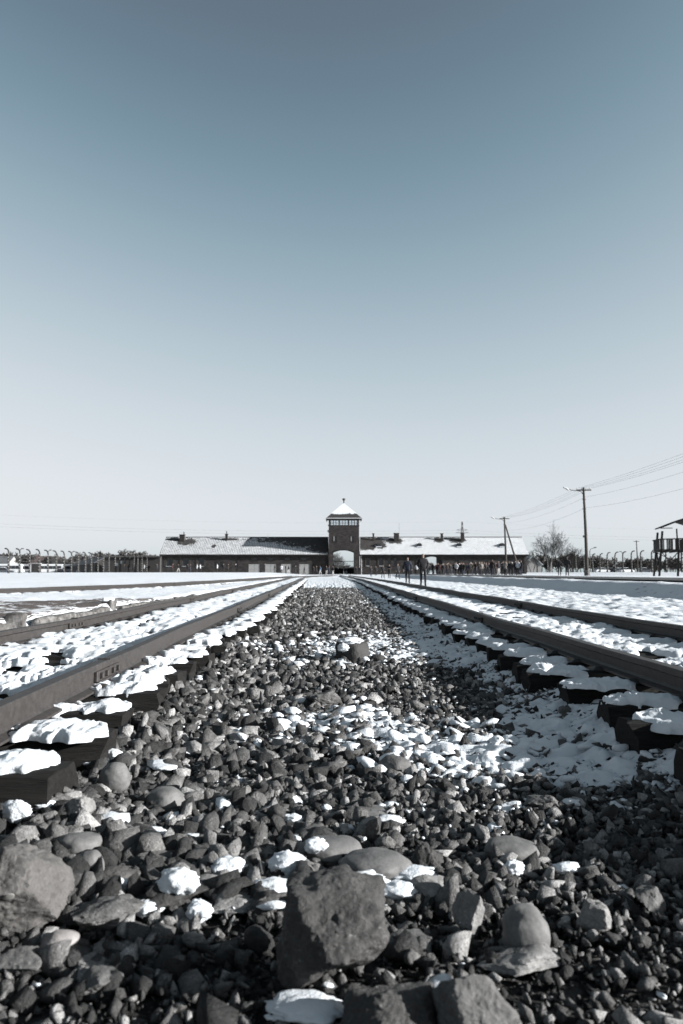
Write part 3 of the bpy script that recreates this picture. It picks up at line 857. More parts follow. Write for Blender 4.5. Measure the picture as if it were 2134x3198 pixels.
YW = 168.0            # front face of the wings
YT = 167.3            # front face of the tower
def gx_(px, Y=YW): return at(px, 1700, Y).x
def gz_(py, Y=YW): return at(1067, py, Y).z
gate = tag(empty('gatehouse', (0, 0, 0)), 'long dark brick gatehouse with a central arched tower and snowy tiled roofs', 'building')
BASE = 0.2
EAVE, RIDGE_Y = gz_(1728.5), 173.6
RIDGE = gz_(1680, RIDGE_Y)
YB = RIDGE_Y * 2 - YW
XL0, XL1, XR0, XR1 = gx_(506), gx_(1025), gx_(1124), gx_(1644)

def wall_with_holes(name, x0, x1, z0, z1, y0, thick, holes, mat, parent):
    """a wall slab cut by rectangular holes (hx0, hx1, hz0, hz1), built of the strips between them"""
    mb = MB()
    xs = sorted({x0, x1, *[h[0] for h in holes], *[h[1] for h in holes]})
    for a, b_ in zip(xs[:-1], xs[1:]):
        cut = sorted([(h[2], h[3]) for h in holes if h[0] <= a + 1e-6 and h[1] >= b_ - 1e-6])
        z = z0
        for (c0, c1) in cut:
            if c0 > z + 1e-4: mb.bx(a, b_, y0, y0 + thick, z, c0)
            z = max(z, c1)
        if z < z1 - 1e-4: mb.bx(a, b_, y0, y0 + thick, z, z1)
    me = bpy.data.meshes.new(name); me.from_pydata(mb.v, [], mb.f)
    bm = bmesh.new(); bm.from_mesh(me)
    bmesh.ops.remove_doubles(bm, verts=bm.verts, dist=0.001)
    # drop the doubled inner faces between neighbouring strips
    seen = {}
    for f in bm.faces: seen.setdefault(tuple(sorted(v.index for v in f.verts)), []).append(f)
    bmesh.ops.delete(bm, geom=[f for fs in seen.values() if len(fs) > 1 for f in fs], context='FACES')
    bmesh.ops.recalc_face_normals(bm, faces=bm.faces)
    bm.to_mesh(me); bm.free(); me.materials.append(mat)
    return link(bpy.data.objects.new(name, me), parent)
def window(parent, x0, x1, z0, z1, y, cols=2, rows=2, shutters=False, frame=None, pane=None):
    """frame set back in its hole > panes, sill"""
    f = MB(); fr = frame or M['dark_wood']; t = 0.07
    f.bx(x0, x1, y + .10, y + .17, z1 - t, z1); f.bx(x0, x1, y + .10, y + .17, z0, z0 + t)
    f.bx(x0, x0 + t, y + .10, y + .17, z0 + t, z1 - t); f.bx(x1 - t, x1, y + .10, y + .17, z0 + t, z1 - t)
    for i in range(1, cols):
        xc = x0 + (x1 - x0) * i / cols; f.bx(xc - .03, xc + .03, y + .105, y + .165, z0 + t, z1 - t)
    for j in range(1, rows):
        zc = z0 + (z1 - z0) * j / rows; f.bx(x0 + t, x1 - t, y + .11, y + .16, zc - .025, zc + .025)
    w = f.build('window', fr, parent)
    for i in range(cols):
        a = x0 + t + (x1 - x0 - 2 * t) * i / cols; b_ = x0 + t + (x1 - x0 - 2 * t) * (i + 1) / cols
        MB().bx(a, b_, y + .13, y + .14, z0 + t, z1 - t).build('pane', pane or M['glass'], w)
    MB().bx(x0 - .08, x1 + .08, y - .07, y + .09, z0 - .10, z0 - .003).build('sill', M['metal_pale'] if shutters else M['brick'], w)
    if shutters:
        for s, xx in ((-1, x0), (1, x1)):
            MB().bx(xx + s * .03, xx + s * (.03 + (x1 - x0) * .42), y - .06, y - .012, z0 - .03, z1 + .03).build('shutter', M['dark_wood'], w)
    return w
def leaf_door(parent, x0, x1, z0, z1, y, mat, leaves=2):
    """double door: frame > two leaves"""
    fr = MB(); fr.bx(x0 - .09, x0, y - .03, y + .12, z0, z1 + .09); fr.bx(x1, x1 + .09, y - .03, y + .12, z0, z1 + .09); fr.bx(x0, x1, y - .03, y + .12, z1, z1 + .09)
    d = fr.build('door', M['dark_wood'], parent)
    for k in range(leaves):
        a = x0 + (x1 - x0) * k / leaves + .02; b_ = x0 + (x1 - x0) * (k + 1) / leaves - .02
        mb = MB(); mb.bx(a, b_, y + .02, y + .07, z0 + .03, z1 - .01)
        for zz in (z0 + .35, (z0 + z1) / 2, z1 - .3): mb.bx(a + .08, b_ - .08, y - .005, y + .018, zz - .06, zz + .06)
        mb.build('door_leaf', mat, d)
    return d

# ---- left wing
zwin = lambda a, b_: (gz_(b_), gz_(a))
lw_win = [(gx_(521), gx_(541)), (gx_(571), gx_(590)), (gx_(620.5), gx_(637.5))]
lw_hi = [(gx_(785.7), gx_(805)), (gx_(837.5), gx_(854.5)), (gx_(889), gx_(906)), (gx_(940.7), gx_(958))]
lw_doors = [(gx_(776), gx_(813.5)), (gx_(826), gx_(865.3)), (gx_(877.5), gx_(912)), (gx_(934), gx_(968.5))]
wz0, wz1 = zwin(1743, 1768); hz0, hz1 = zwin(1741.5, 1751); dz1 = gz_(1760); dz0 = BASE + .35
ldoor = (gx_(725.5), gx_(742.5)); sw = [(gx_(668), gx_(680)), (gx_(686), gx_(698))]; swz0, swz1 = zwin(1753, 1769)
holes = [(a, b_, wz0, wz1) for a, b_ in lw_win] + [(a, b_, hz0, hz1) for a, b_ in lw_hi] + [(a, b_, dz0, dz1) for a, b_ in lw_doors] + [(ldoor[0], ldoor[1], dz0, gz_(1743.5))] + [(a, b_, swz0, swz1) for a, b_ in sw]
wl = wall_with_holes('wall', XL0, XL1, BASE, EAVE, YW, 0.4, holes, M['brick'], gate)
for a, b_ in lw_win: window(gate, a, b_, wz0, wz1, YW, 2, 2, True)
for a, b_ in lw_hi: window(gate, a, b_, hz0, hz1, YW, 2, 1)
for a, b_ in sw: window(gate, a, b_, swz0, swz1, YW, 2, 2)
for a, b_ in lw_doors: leaf_door(gate, a + .09, b_ - .09, dz0, dz1 - .09, YW + .05, M['door_paint'])
leaf_door(gate, ldoor[0] + .09, ldoor[1] - .09, dz0, gz_(1743.5) - .09, YW + .05, M['dark_wood'], 1)
# ---- right wing, with the road arch
rw_win = [(gx_(1144.5), gx_(1154)), (gx_(1185), gx_(1197)), (gx_(1210), gx_(1220)), (gx_(1229), gx_(1240))]
rw_win2 = [(gx_(p), gx_(p + 16)) for p in (1418, 1462, 1508, 1552, 1596)]
arch0, arch1 = gx_(1316), gx_(1382); arch_spring, arch_top = gz_(1752), gz_(1738.5)
rz0, rz1 = zwin(1742, 1767)
rdoor = (gx_(1285), gx_(1299))
holes = [(a, b_, rz0, rz1) for a, b_ in rw_win] + [(a, b_, rz0 + .3, rz1 - .3) for a, b_ in rw_win2] + [(rdoor[0], rdoor[1], BASE + .4, rz1)] + [(arch0, arch1, BASE - 1, arch_spring)]
def arch_pts(x0, x1, zs, zt, n=14):
    """points of a flat segmental arch from (x0, zs) over (mid, zt) to (x1, zs)"""
    w = (x1 - x0) / 2; h = zt - zs; r = (w * w + h * h) / (2 * h); cx = (x0 + x1) / 2; cz = zt - r
    a0 = math.asin(w / r)
    return [(cx + r * math.sin(-a0 + 2 * a0 * k / n), cz + r * math.cos(-a0 + 2 * a0 * k / n)) for k in range(n + 1)]
# wall below the springing line, arch spandrel above it
wr = wall_with_holes('wall', XR0, XR1, BASE, arch_spring, YW, 0.4, [h for h in [(a, b_, z0, min(z1, arch_spring)) for a, b_, z0, z1 in holes]], M['brick'], gate)
top_holes = [(a, b_, max(z0, arch_spring), z1) for a, b_, z0, z1 in holes if z1 > arch_spring + .01]
for xa, xb in ((XR0, arch0), (arch1, XR1)):
    wall_with_holes('wall', xa, xb, arch_spring, EAVE, YW, 0.4, [h for h in top_holes if xa <= h[0] and h[1] <= xb], M['brick'], gate)
ap = arch_pts(arch0, arch1, arch_spring, arch_top)
sp = MB().prism(ap + [(arch1, EAVE), (arch0, EAVE)], YW, YW + 0.4).build('arch', M['brick'], gate)
ap2 = arch_pts(arch0 - .25, arch1 + .25, arch_spring - .02, arch_top + .28)
MB().prism(ap + ap2[::-1], YW - .04, YW - .003).build('arch_ring', M['fascia'], sp)
for a, b_ in rw_win[:2]: window(gate, a, b_, rz0, rz1, YW, 2, 2, True)
for a, b_ in rw_win[2:]: window(gate, a, b_, rz0, rz1, YW, 2, 2)
for a, b_ in rw_win2: window(gate, a, b_, rz0 + .3, rz1 - .3, YW, 2, 2)
leaf_door(gate, rdoor[0] + .09, rdoor[1] - .09, BASE + .4, rz1 - .09, YW + .05, M['dark_wood'], 1)
# passage walls of the road arch, rear and gable walls
MB().bx(arch0 - .4, arch0 - .002, YW + .42, YB, BASE - .3, EAVE - .05).build('passage_wall', M['brick'], gate)
MB().bx(arch1 + .002, arch1 + .4, YW + .42, YB, BASE - .3, EAVE - .05).build('passage_wall', M['brick'], gate)
MB().bx(arch0 - .38, arch1 + .38, YW + .42, YB - .02, arch_top + .35, arch_top + .55).build('passage_ceiling', M['fascia'], gate)
for xa, xb in ((XL0, XL1), (XR0, arch0 - .42), (arch1 + .42, XR1)):
    MB().bx(xa, xb, YB - .4, YB, BASE, EAVE - .01).build('rear_wall', M['brick'], gate)
def gable(x0, x1):
    MB().prism_x([(YW + .4, BASE), (YB - .4, BASE), (YB - .4, EAVE - .05), (RIDGE_Y, RIDGE - .12), (YW + .4, EAVE - .05)], x0, x1).build('gable_wall', M['brick'], gate)
gable(XL0, XL0 + .38); gable(XR1 - .38, XR1)
# roofs: two slopes each, with thickness, fascia and gutter
slope_l = (RIDGE - EAVE) / (RIDGE_Y - YW)
OV = 0.55
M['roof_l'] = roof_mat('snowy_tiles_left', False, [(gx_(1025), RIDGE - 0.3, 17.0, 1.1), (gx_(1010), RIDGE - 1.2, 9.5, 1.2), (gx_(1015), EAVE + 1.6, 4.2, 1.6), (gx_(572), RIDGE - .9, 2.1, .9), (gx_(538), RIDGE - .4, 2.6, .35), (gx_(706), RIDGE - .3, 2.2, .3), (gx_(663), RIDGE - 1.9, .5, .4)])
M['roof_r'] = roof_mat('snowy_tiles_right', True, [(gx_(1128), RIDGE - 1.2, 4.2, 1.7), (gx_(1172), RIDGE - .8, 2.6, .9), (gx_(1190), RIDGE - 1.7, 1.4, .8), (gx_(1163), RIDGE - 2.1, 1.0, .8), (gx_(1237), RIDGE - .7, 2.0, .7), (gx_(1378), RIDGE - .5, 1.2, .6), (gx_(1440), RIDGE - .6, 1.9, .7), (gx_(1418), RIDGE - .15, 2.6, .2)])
def roof(x0, x1, mat, nm):
    mb = MB()
    zf = EAVE - OV * slope_l
    for s in (1, -1):
        yf = YW - OV if s == 1 else YB + OV
        mb.add([(x0, yf, zf), (x1, yf, zf), (x1, RIDGE_Y, RIDGE), (x0, RIDGE_Y, RIDGE), (x0, yf, zf + .16), (x1, yf, zf + .16), (x1, RIDGE_Y, RIDGE + .16), (x0, RIDGE_Y, RIDGE + .16)],
               [(0, 1, 2, 3), (4, 7, 6, 5), (0, 4, 5, 1), (0, 3, 7, 4), (1, 5, 6, 2)])
    r = mb.build('roof', mat, gate)
    MB().bx(x0 + .03, x1 - .03, YW - OV + .04, YW - .004, zf - .22, zf - .004).build('eaves', M['fascia'], r)
    MB().tube([(x0, YW - OV - .07, zf + .05), (x1, YW - OV - .07, zf + .05)], .075, 8).build('gutter', M['fascia'], r)
    n = int((x1 - x0) / .42)
    rm = MB()
    for k in range(n):
        a = x0 + (x1 - x0) * k / n; rm.tube([(a + .01, RIDGE_Y, RIDGE + .13), (a + (x1 - x0) / n - .02, RIDGE_Y, RIDGE + .15)], .13, 6)
    o = rm.build('ridge_tiles', M['tile_dark'], r); o['kind'] = 'stuff'
    return r
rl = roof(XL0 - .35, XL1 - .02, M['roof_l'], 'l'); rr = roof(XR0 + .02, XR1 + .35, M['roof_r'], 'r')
def roof_z(y): return EAVE + (y - YW) * slope_l + .16
def chimney(px0, px1, py_top, parent, pot=None, ydep=-1.1):
    """brick stack on the front slope > cap, pot"""
    y = RIDGE_Y + ydep
    x0, x1 = gx_(px0, y), gx_(px1, y); zt = gz_(py_top, y); w = min(x1 - x0, 1.3)
    c = MB().bx(x0, x1, y - w / 2, y + w / 2, roof_z(y) - 1.0, zt).build('chimney', M['brick'], parent)
    MB().bx(x0 - .09, x1 + .09, y - w / 2 - .09, y + w / 2 + .09, zt + .002, zt + .16).build('chimney_cap', M['brick'], c)
    if pot:
        xc = gx_(pot, y); MB().tube([(xc, y, zt + .16), (xc, y, zt + .75)], [.11, .10], 8).build('chimney_pot', M['tile_dark'], c)
chimney(562, 577, 1671.5, rl, 574.5); chimney(704, 711.5, 1670, rl, 708)
chimney(1164, 1169, 1668, rr); chimney(1231, 1246, 1667, rr); chimney(1377, 1384, 1668, rr); chimney(1440, 1450, 1666, rr, None, -1.3)
def dormer(px, parent):
    """small roof-light hood: dark box with curved snow-free hood"""
    y = RIDGE_Y - 3.1; x = gx_(px, y); z = roof_z(y)
    h = MB().prism([(x + .55 * math.cos(a), z - .05 + .62 * math.sin(a)) for a in np.linspace(0, math.pi, 9)], y - .5, y + .9).build('dormer', M['tile_dark'], parent)
    MB().bx(x - .32, x + .32, y - .56, y - .505, z - .02, z + .34).build('pane', M['glass'], h)
    MB().bx(x - .6, x + .6, y - .75, y - .45, z - .34, z - .16).build('sill_snow', M['snow'], h)
for p in (1183, 1310, 1434, 1568): dormer(p, rr)
for px, top in ((837.5, 1669), (1247, 1633)):
    p = at(px, 1682, RIDGE_Y); MB().tube([(p.x, RIDGE_Y, RIDGE), (p.x, RIDGE_Y, at(px, top, RIDGE_Y).z)], .022, 5).build('aerial_mast', M['iron'], rr if px > 1000 else rl)
for x in (XL0 + .25, XL1 - .45, XR0 + .35, XR1 - .25):
    MB().tube([(x, YW - OV - .07, EAVE - .42), (x, YW - .12, EAVE - .75), (x, YW - .12, BASE + .1)], .055, 8).build('downpipe', M['metal_pale'] if x > 3 and x < 8 else M['fascia'], gate)

# ---- tower
TX0, TX1 = at(1027, 1700, YT).x, at(1122, 1700, YT).x
TD = 7.4
tz = lambda py: at(1067, py, YT).z
ta0, ta1 = at(1040, 1700, YT).x, at(1106.5, 1700, YT).x
tsp, ttop = tz(1724), tz(1716)
tb = tz(1642)                                                   # top of the brickwork
cut = [(at(1042, 1700, YT).x, at(1053, 1700, YT).x), (at(1096, 1700, YT).x, at(1105.5, 1700, YT).x)]
cz0, cz1 = tz(1690), tz(1675)
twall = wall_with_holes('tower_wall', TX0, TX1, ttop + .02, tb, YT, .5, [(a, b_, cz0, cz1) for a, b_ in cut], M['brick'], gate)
tap = arch_pts(ta0, ta1, tsp, ttop)
front = [(TX0, BASE)] + [(ta0, BASE)] + tap + [(ta1, BASE), (TX1, BASE), (TX1, ttop + .02), (TX0, ttop + .02)]
MB().prism(front, YT, YT + .5).build('tower_arch', M['brick'], gate)
tap2 = arch_pts(ta0 - .02, ta1 + .02, tsp + .06, ttop + .42)
MB().prism(tap[0:] + tap2[::-1], YT - .05, YT - .003).build('arch_ring', M['fascia'], gate)
for s in (0, 1):
    xa, xb = (TX0, ta0 - .003) if s == 0 else (ta1 + .003, TX1)
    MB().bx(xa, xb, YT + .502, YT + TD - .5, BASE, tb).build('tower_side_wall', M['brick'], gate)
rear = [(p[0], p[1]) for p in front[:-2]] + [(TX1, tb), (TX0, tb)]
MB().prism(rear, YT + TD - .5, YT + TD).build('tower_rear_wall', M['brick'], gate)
MB().bx(ta0, ta1, YT + .502, YT + TD - .502, ttop + .35, ttop + .6).build('passage_ceiling', M['fascia'], gate)
for a, b_ in cut: window(gate, a, b_, cz0, cz1, YT, 2, 1, False, M['dark_wood'], M['glass'])
for a, b_ in cut: MB().bx(a + (b_ - a) * .08, a + (b_ - a) * .20, YT - .05, YT + .1, cz0, cz1).build('shutter', M['frame_paint'], gate); 
for a, b_ in cut: MB().bx(a + (b_ - a) * .42, a + (b_ - a) * .92, YT + .145, YT + .16, cz0 + .06, cz1 - .35).build('pale_panel', M['door_paint'], gate)  # pale panel filling part of each small tower window
# glazed watch room
wr0, wr1 = tz(1640.5), tz(1624.5); zt_e = tz(1614)
room = MB(); room.bx(TX0 - .06, TX1 + .06, YT - .06, YT + TD + .06, tb, wr0); rm_o = room.build('watch_room', M['dark_wood'], gate)
MB().bx(TX0, TX1, YT, YT + .3, wr1, zt_e + .2).build('lintel', M['dark_wood'], rm_o)
MB().bx(TX0, TX1, YT + TD - .3, YT + TD, wr1 + .62, zt_e + .2).build('lintel', M['dark_wood'], rm_o)
for xx in (TX0 + .15, TX1 - .15): MB().bx(xx - .15, xx + .15, YT + .303, YT + TD - .303, wr1, zt_e + .2).build('lintel', M['dark_wood'], rm_o)
WR1 = wr1
for yy in (YT + .08, YT + TD - .08):
    W = TX1 - TX0
    wr1 = WR1 + (.62 if yy > YT + 1 else 0)
    for k in range(4):
        xc = TX0 + W * (0.035 + 0.31 * k); MB().bx(xc - .13, xc + .13, yy - .08, yy + .08, wr0, wr1).build('post', M['dark_wood'], rm_o)
    for k in range(3):
        xa = TX0 + W * (0.035 + 0.31 * k) + .13; xb = TX0 + W * (0.035 + 0.31 * (k + 1)) - .13
        f = MB()
        for q in (1, 2): xc = xa + (xb - xa) * q / 3; f.bx(xc - .045, xc + .045, yy - .04, yy + .04, wr0 + .06, wr1 - .06)
        f.bx(xa, xb, yy - .04, yy + .04, wr0, wr0 + .06); f.bx(xa, xb, yy - .04, yy + .04, wr1 - .06, wr1)
        f.bx(xa, xb, yy - .03, yy + .03, (wr0 + wr1) / 2 - .02, (wr0 + wr1) / 2 + .02)
        f.build('window_frame', M['dark_wood'], rm_o)
        MB().bx(xa, xb, yy - .008, yy + .008, wr0 + .06, wr1 - .06).build('pane', M['clear_glass'], rm_o)
wr1 = WR1
for xx in (TX0 + .08, TX1 - .08):
    for k in range(4):
        yc = YT + .3 + (TD - .6) * k / 3; MB().bx(xx - .08, xx + .08, yc - .1, yc + .1, wr0, wr1).build('post', M['dark_wood'], rm_o)
    MB().bx(xx - .008, xx + .008, YT + .35, YT + TD - .35, wr0, wr1).build('pane', M['clear_glass'], rm_o)
# pyramid roof: tiled skirt, snow above
cx_t, cy_t = (TX0 + TX1) / 2, YT + TD / 2
EX, EZ, AZ = (TX1 - TX0) / 2 + .55, tz(1618), at(1072, 1572, cy_t).z
EYD = TD / 2 + .55
rf = MB(); rf.add([(cx_t - EX, cy_t - EYD, EZ), (cx_t + EX, cy_t - EYD, EZ), (cx_t + EX, cy_t + EYD, EZ), (cx_t - EX, cy_t + EYD, EZ), (cx_t, cy_t, AZ)], [(0, 3, 2, 1), (0, 1, 4), (1, 2, 4), (2, 3, 4), (3, 0, 4)])
troof = rf.build('tower_roof', M['tile_dark'], gate)
rs = MB(); n = 22; base = []
for k in range(4):
    for q in range(n):
        t = q / n; c = [(-1, -1), (1, -1), (1, 1), (-1, 1)]; a, b_ = c[k], c[(k + 1) % 4]
        ux = a[0] + (b_[0] - a[0]) * t; uy = a[1] + (b_[1] - a[1]) * t
        cr = .74 + .045 * float(noise2(np.array([k * 9 + t * 11.]), np.array([.3]), 4)[0]) + (.05 if q % 2 else 0) - .08 * abs(t - .5)
        base.append((cx_t + ux * EX * cr, cy_t + uy * EYD * cr, EZ + (AZ - EZ) * (1 - cr) + .07))
m_ = len(base); rs.add(base + [(cx_t, cy_t, AZ + .07)], [(k, (k + 1) % m_, m_) for k in range(m_)])
rs.build('roof_snow', M['snow'], troof)
MB().bx(cx_t - EX - .02, cx_t + EX + .02, cy_t - EYD - .05, cy_t - EYD + .05, EZ - .16, EZ + .03).build('gutter', M['metal_pale'], troof)
for sx in (-1, 1): MB().bx(cx_t + sx * EX - .06, cx_t + sx * EX + .06, cy_t - EYD, cy_t + EYD, EZ - .28, EZ + .04).build('eaves', M['fascia'], troof)
MB().tube([(cx_t, cy_t, AZ - .1), (cx_t, cy_t, AZ + .25), (cx_t, cy_t, AZ + .45), (cx_t, cy_t, AZ + .55), (cx_t, cy_t, AZ + .66), (cx_t, cy_t, AZ + .9), (cx_t, cy_t, AZ + 1.02), (cx_t, cy_t, AZ + 1.1)], [.10, .10, .16, .12, .22, .40, .28, .06], 10).build('finial', M['iron'], troof, True)
# fittings on the tower's left edge
for zz, w in ((tz(1640), .18), (tz(1657), .28), (tz(1661), .22)):
    MB().bx(TX0 - w, TX0 - .003, YT + .1, YT + .35, zz - .1, zz + .1).build('lamp_bracket', M['iron'], gate)
MB().tube([(TX1 + .12, YT + .1, EZ - .3), (TX1 + .12, YT + .1, gz_(1722))], .05, 8).build('downpipe', M['metal_pale'], gate)
MB().tube([(TX1 + .12, YT + .1, gz_(1736)), (TX1 + .12, YT + .1, gz_(1767))], .06, 8).build('downpipe', M['metal_pale'], gate)

# ---- iron gate across the passage
ig = tag(empty('iron_gate', (cx_t, YT + TD + .3, 0.5)), 'dark iron gate leaves standing inside the tower archway', 'gate')
gy_ = YT + TD + .3
zt_g = at(1073, 1752, gy_).z - .5
half = (ta1 - ta0) / 2
for s in (-1, 1):
    x0, x1 = (-half, -.04) if s < 0 else (.04, half)
    f = MB(); f.bx(x0, x1, -.05, .05, zt_g - .12, zt_g); f.bx(x0, x1, -.05, .05, 1.15, 1.25); f.bx(x0, x1, -.05, .05, .1, .2)
    f.bx(x0, x0 + .09, -.05, .05, .2, zt_g - .12); f.bx(x1 - .09, x1, -.05, .05, .2, zt_g - .12)
    lf = f.build('gate_leaf', M['iron'], ig)
    for k in range(1, 9):
        xx = x0 + (x1 - x0) * k / 9
        MB().bx(xx - .012, xx + .012, -.02, .02, 1.25, zt_g - .12).build('bar', M['iron'], lf)
    MB().bx(x0 + .09, x1 - .09, -.02, .02, .2, 1.15).build('panel', M['iron'], lf)

# ================================================================== buildings away to the left
def shed(name, label, c, ang, L, W, h_eave, h_ridge, wall, roofm, cat='building', windows=0):
    o = tag(empty(name, c, ang), label, cat)
    MB().prism_x([(-W / 2, -.4), (W / 2, -.4), (W / 2, h_eave), (0, h_ridge), (-W / 2, h_eave)], -L / 2, L / 2).build('wall', wall, o)
    r = MB(); s = (h_ridge - h_eave) / (W / 2); ov = .4
    for q in (-1, 1):
        r.prism_x([(0, h_ridge + .02), (q * (W / 2 + ov), h_eave - ov * s + .02), (q * (W / 2 + ov), h_eave - ov * s + .16), (0, h_ridge + .16)], -L / 2 - .3, L / 2 + .3)
    r.build('roof', roofm, o)
    for k in range(windows):
        x = -L / 2 + L * (k + .5) / windows
        w = MB().bx(x - .5, x + .5, -W / 2 - .05, -W / 2 - .004, h_eave * .4, h_eave * .8).build('window', M['frame_paint'], o)
        MB().bx(x - .42, x + .42, -W / 2 - .07, -W / 2 - .052, h_eave * .43, h_eave * .77).build('pane', M['glass'], w)
    return o
M['roof_grey'] = simple('grey_felt_roof', (0.10, 0.105, 0.11), 0.8, 0.2, 1)
M['roof_red'] = simple('red_tile_roof', (0.075, 0.055, 0.053), 0.8, 0.2, 1)
M['plaster'] = simple('pale_plaster', (0.22, 0.218, 0.215), 0.8, 0.15, 1)
M['plank_wall'] = simple('dark_plank_wall', (0.03, 0.028, 0.027), 0.85, 0.3, 2)
p0 = at(424, 1788, 192); 
shed('barrack', 'low dark flat-roofed building beside the left end of the gatehouse', (p0.x, 192, .8), 0, 13.2, 7, 3.7, 4.05, M['plank_wall'], M['plank_wall'], windows=0)
pa, pb = at(350, 1788, 198), at(250, 1788, 320)
mid = (pa + pb) / 2; dv = pb - pa
shed('long_shed', 'long receding shed with a plain grey roof behind the left fence', (mid.x, mid.y, .8), math.atan2(dv.y, dv.x), dv.length, 8, 2.6, 4.6, M['plank_wall'], M['roof_grey'])
p1 = at(113, 1789, 205)
bt = tag(empty('guard_booth', (p1.x, 205, .85)), 'small dark box-shaped booth standing just behind the left fence', 'booth')
MB().bx(-.95, .95, -.9, .9, -.2, 2.35).build('wall', M['dark_wood'], bt); MB().bx(-1.05, 1.05, -1.0, 1.0, 2.352, 2.5).build('roof', M['metal_pale'], bt); MB().bx(-.4, .4, -.93, -.903, .05, 1.95).build('door', M['plank_wall'], bt)
p2 = at(137, 1788, 420)
shed('house', 'distant house with a dull red roof behind the parked coaches', (p2.x, 420, .9), R(8), 14, 9, 4.2, 8.6, M['plaster'], M['roof_red'], 'house', 3)
p3 = at(4, 1788, 380)
shed('house', 'distant pale house at the left edge behind the bare trees', (p3.x, 380, .9), R(-5), 12, 9, 4.8, 7.8, M['plaster'], M['roof_grey'], 'house', 3)
p4 = at(1657, 1789, 240)
shed('house', 'small white gabled house beyond the right end of the gatehouse', (p4.x, 240, .9), R(90), 7, 5, 2.6, 5.0, M['plaster'], M['snow'], 'house', 0)
# ================================================================== road, old platform edge
def gh(x, y): return float(ground_h(np.array([x]), np.array([y]))[0])
M['asphalt'] = simple('wet_asphalt', (0.045, 0.045, 0.046), 0.6, 0.35, 1.2, 0.3, 30)
ry = np.geomspace(6, 165, 130); ru = np.linspace(0, 1, 12)
RY = np.repeat(ry[:, None], 12, 1)
RX = 10.45 + ru[None, :] * 6.2 + 0.12 * noise2(RY * .6, ru[None, :] * 0 + np.round(ru[None, :]) * 7, 8) * (np.abs(ru[None, :] - .5) > .49)
RZ = np.maximum(ground_h(RX, RY), 0.60) + 0.035 + .02 * np.sin(ru[None, :] * math.pi)
tag(obj_np('road', np.stack([RX, RY, RZ], -1).reshape(-1, 3), grid_faces(130, 12), M['asphalt'], None, True), kind='structure')

def concrete_mat():
    m, nt, b = new_mat('old_concrete')
    v = wpos(nt)
    c = ramp(nt, tnoise(nt, v, 7, 7, .7), [(0.3, (0.02, 0.019, 0.018)), (0.5, (0.08, 0.077, 0.074)), (0.75, (0.22, 0.215, 0.21))])
    nt.links.new(c, b.inputs['Base Color']); b.inputs['Roughness'].default_value = .85
    bump(nt, b, tnoise(nt, v, 25, 6, .7), .8, .03)
    return m
M['concrete'] = concrete_mat()
M['post_concrete'] = simple('grey_post_concrete', (0.034, 0.0335, 0.033), 0.85, 0.3, 3, 0.4, 18)
def rough_block(name, c, d, mat, parent=None, rz=0.0, seed=1, amp=.12):
    """weathered block: box rounded and chipped by noise"""
    V, Fc = ICO[4]
    P = np.sign(V) * np.abs(V) ** 0.33
    P = P / np.abs(P).max(0)
    P = P * (1 + amp * fbm3(P, 1.3, seed, 4))[:, None]
    P = P * np.array(d) / 2
    o = obj_np(name, P, Fc, mat, parent, True); o.location = c; o.rotation_euler = (0, 0, rz); return o
kerb = tag(empty('platform_kerb', (-4.45, 12, .1)), 'crumbling low concrete kerb with two upright blocks beside the left track', 'kerb')
b1, b2 = onz(36, 1972, .08), onz(334, 1916, .08)
rough_block('upright_block', (b1.x - kerb.location.x, b1.y + .12 - 12, .09), (.27, .24, .26), M['concrete'], kerb, .2, 3)
rough_block('upright_block', (b2.x - kerb.location.x, b2.y + .12 - 12, .10), (.25, .24, .30), M['concrete'], kerb, -.2, 5)
rough_block('snow_top', (b2.x - kerb.location.x, b2.y + .10 - 12, .25), (.22, .22, .07), M['snow'], kerb, .3, 8)
yy_ = 9.0
kk = 0
while yy_ < 24:
    L_ = _r.uniform(.55, 1.0)
    if not (abs(yy_ + L_ / 2 - b1.y) < .35 or abs(yy_ + L_ / 2 - b2.y) < .3):
        rough_block('kerb_stone', (.04 * math.sin(kk * 3.1) + .06, yy_ + L_ / 2 - 12, .035 - .01 * (kk % 3)), (.16, L_ * .98, .19), M['concrete'], kerb, _r.uniform(-.05, .05), 11 + kk, .16)
    yy_ += L_; kk += 1
def brown_gravel():
    m, nt, b = new_mat('brown_gravel')
    v = wpos(nt)
    c = ramp(nt, tnoise(nt, v, 28, 6, .75), [(0.3, (0.025, 0.022, 0.021)), (0.5, (0.07, 0.060, 0.056)), (0.75, (0.14, 0.122, 0.115))])
    sn = ramp(nt, tnoise(nt, v, 1.7, 6, .72), [(0.54, 0.0), (0.60, 1.0)])
    nt.links.new(mixc(nt, sn, c, (.50, .525, .55)), b.inputs['Base Color']); b.inputs['Roughness'].default_value = .85
    bump(nt, b, tnoise(nt, v, 40, 6, .7), 1.0, .03); return m
M['brown_gravel'] = brown_gravel()
gy2 = np.linspace(8.5, 19.5, 90); gu = np.linspace(0, 1, 40)
PY = np.repeat(gy2[:, None], 40, 1)
wd = (2.9 * np.sqrt(np.clip(np.sin((gy2 - 8.0) / 12 * math.pi), .01, 1)) * (1 + .25 * noise2(gy2 * 1.1, gy2 * 0, 9)))[:, None]
PX = -4.55 - gu[None, :] * wd
PZ = ground_h(PX, PY) + .008 - .05 * sstep(.9, 1.0, gu)[None, :]
tag(obj_np('gravel_patch', np.stack([PX, PY, PZ], -1).reshape(-1, 3), grid_faces(90, 40), M['brown_gravel'], None, True), kind='structure')

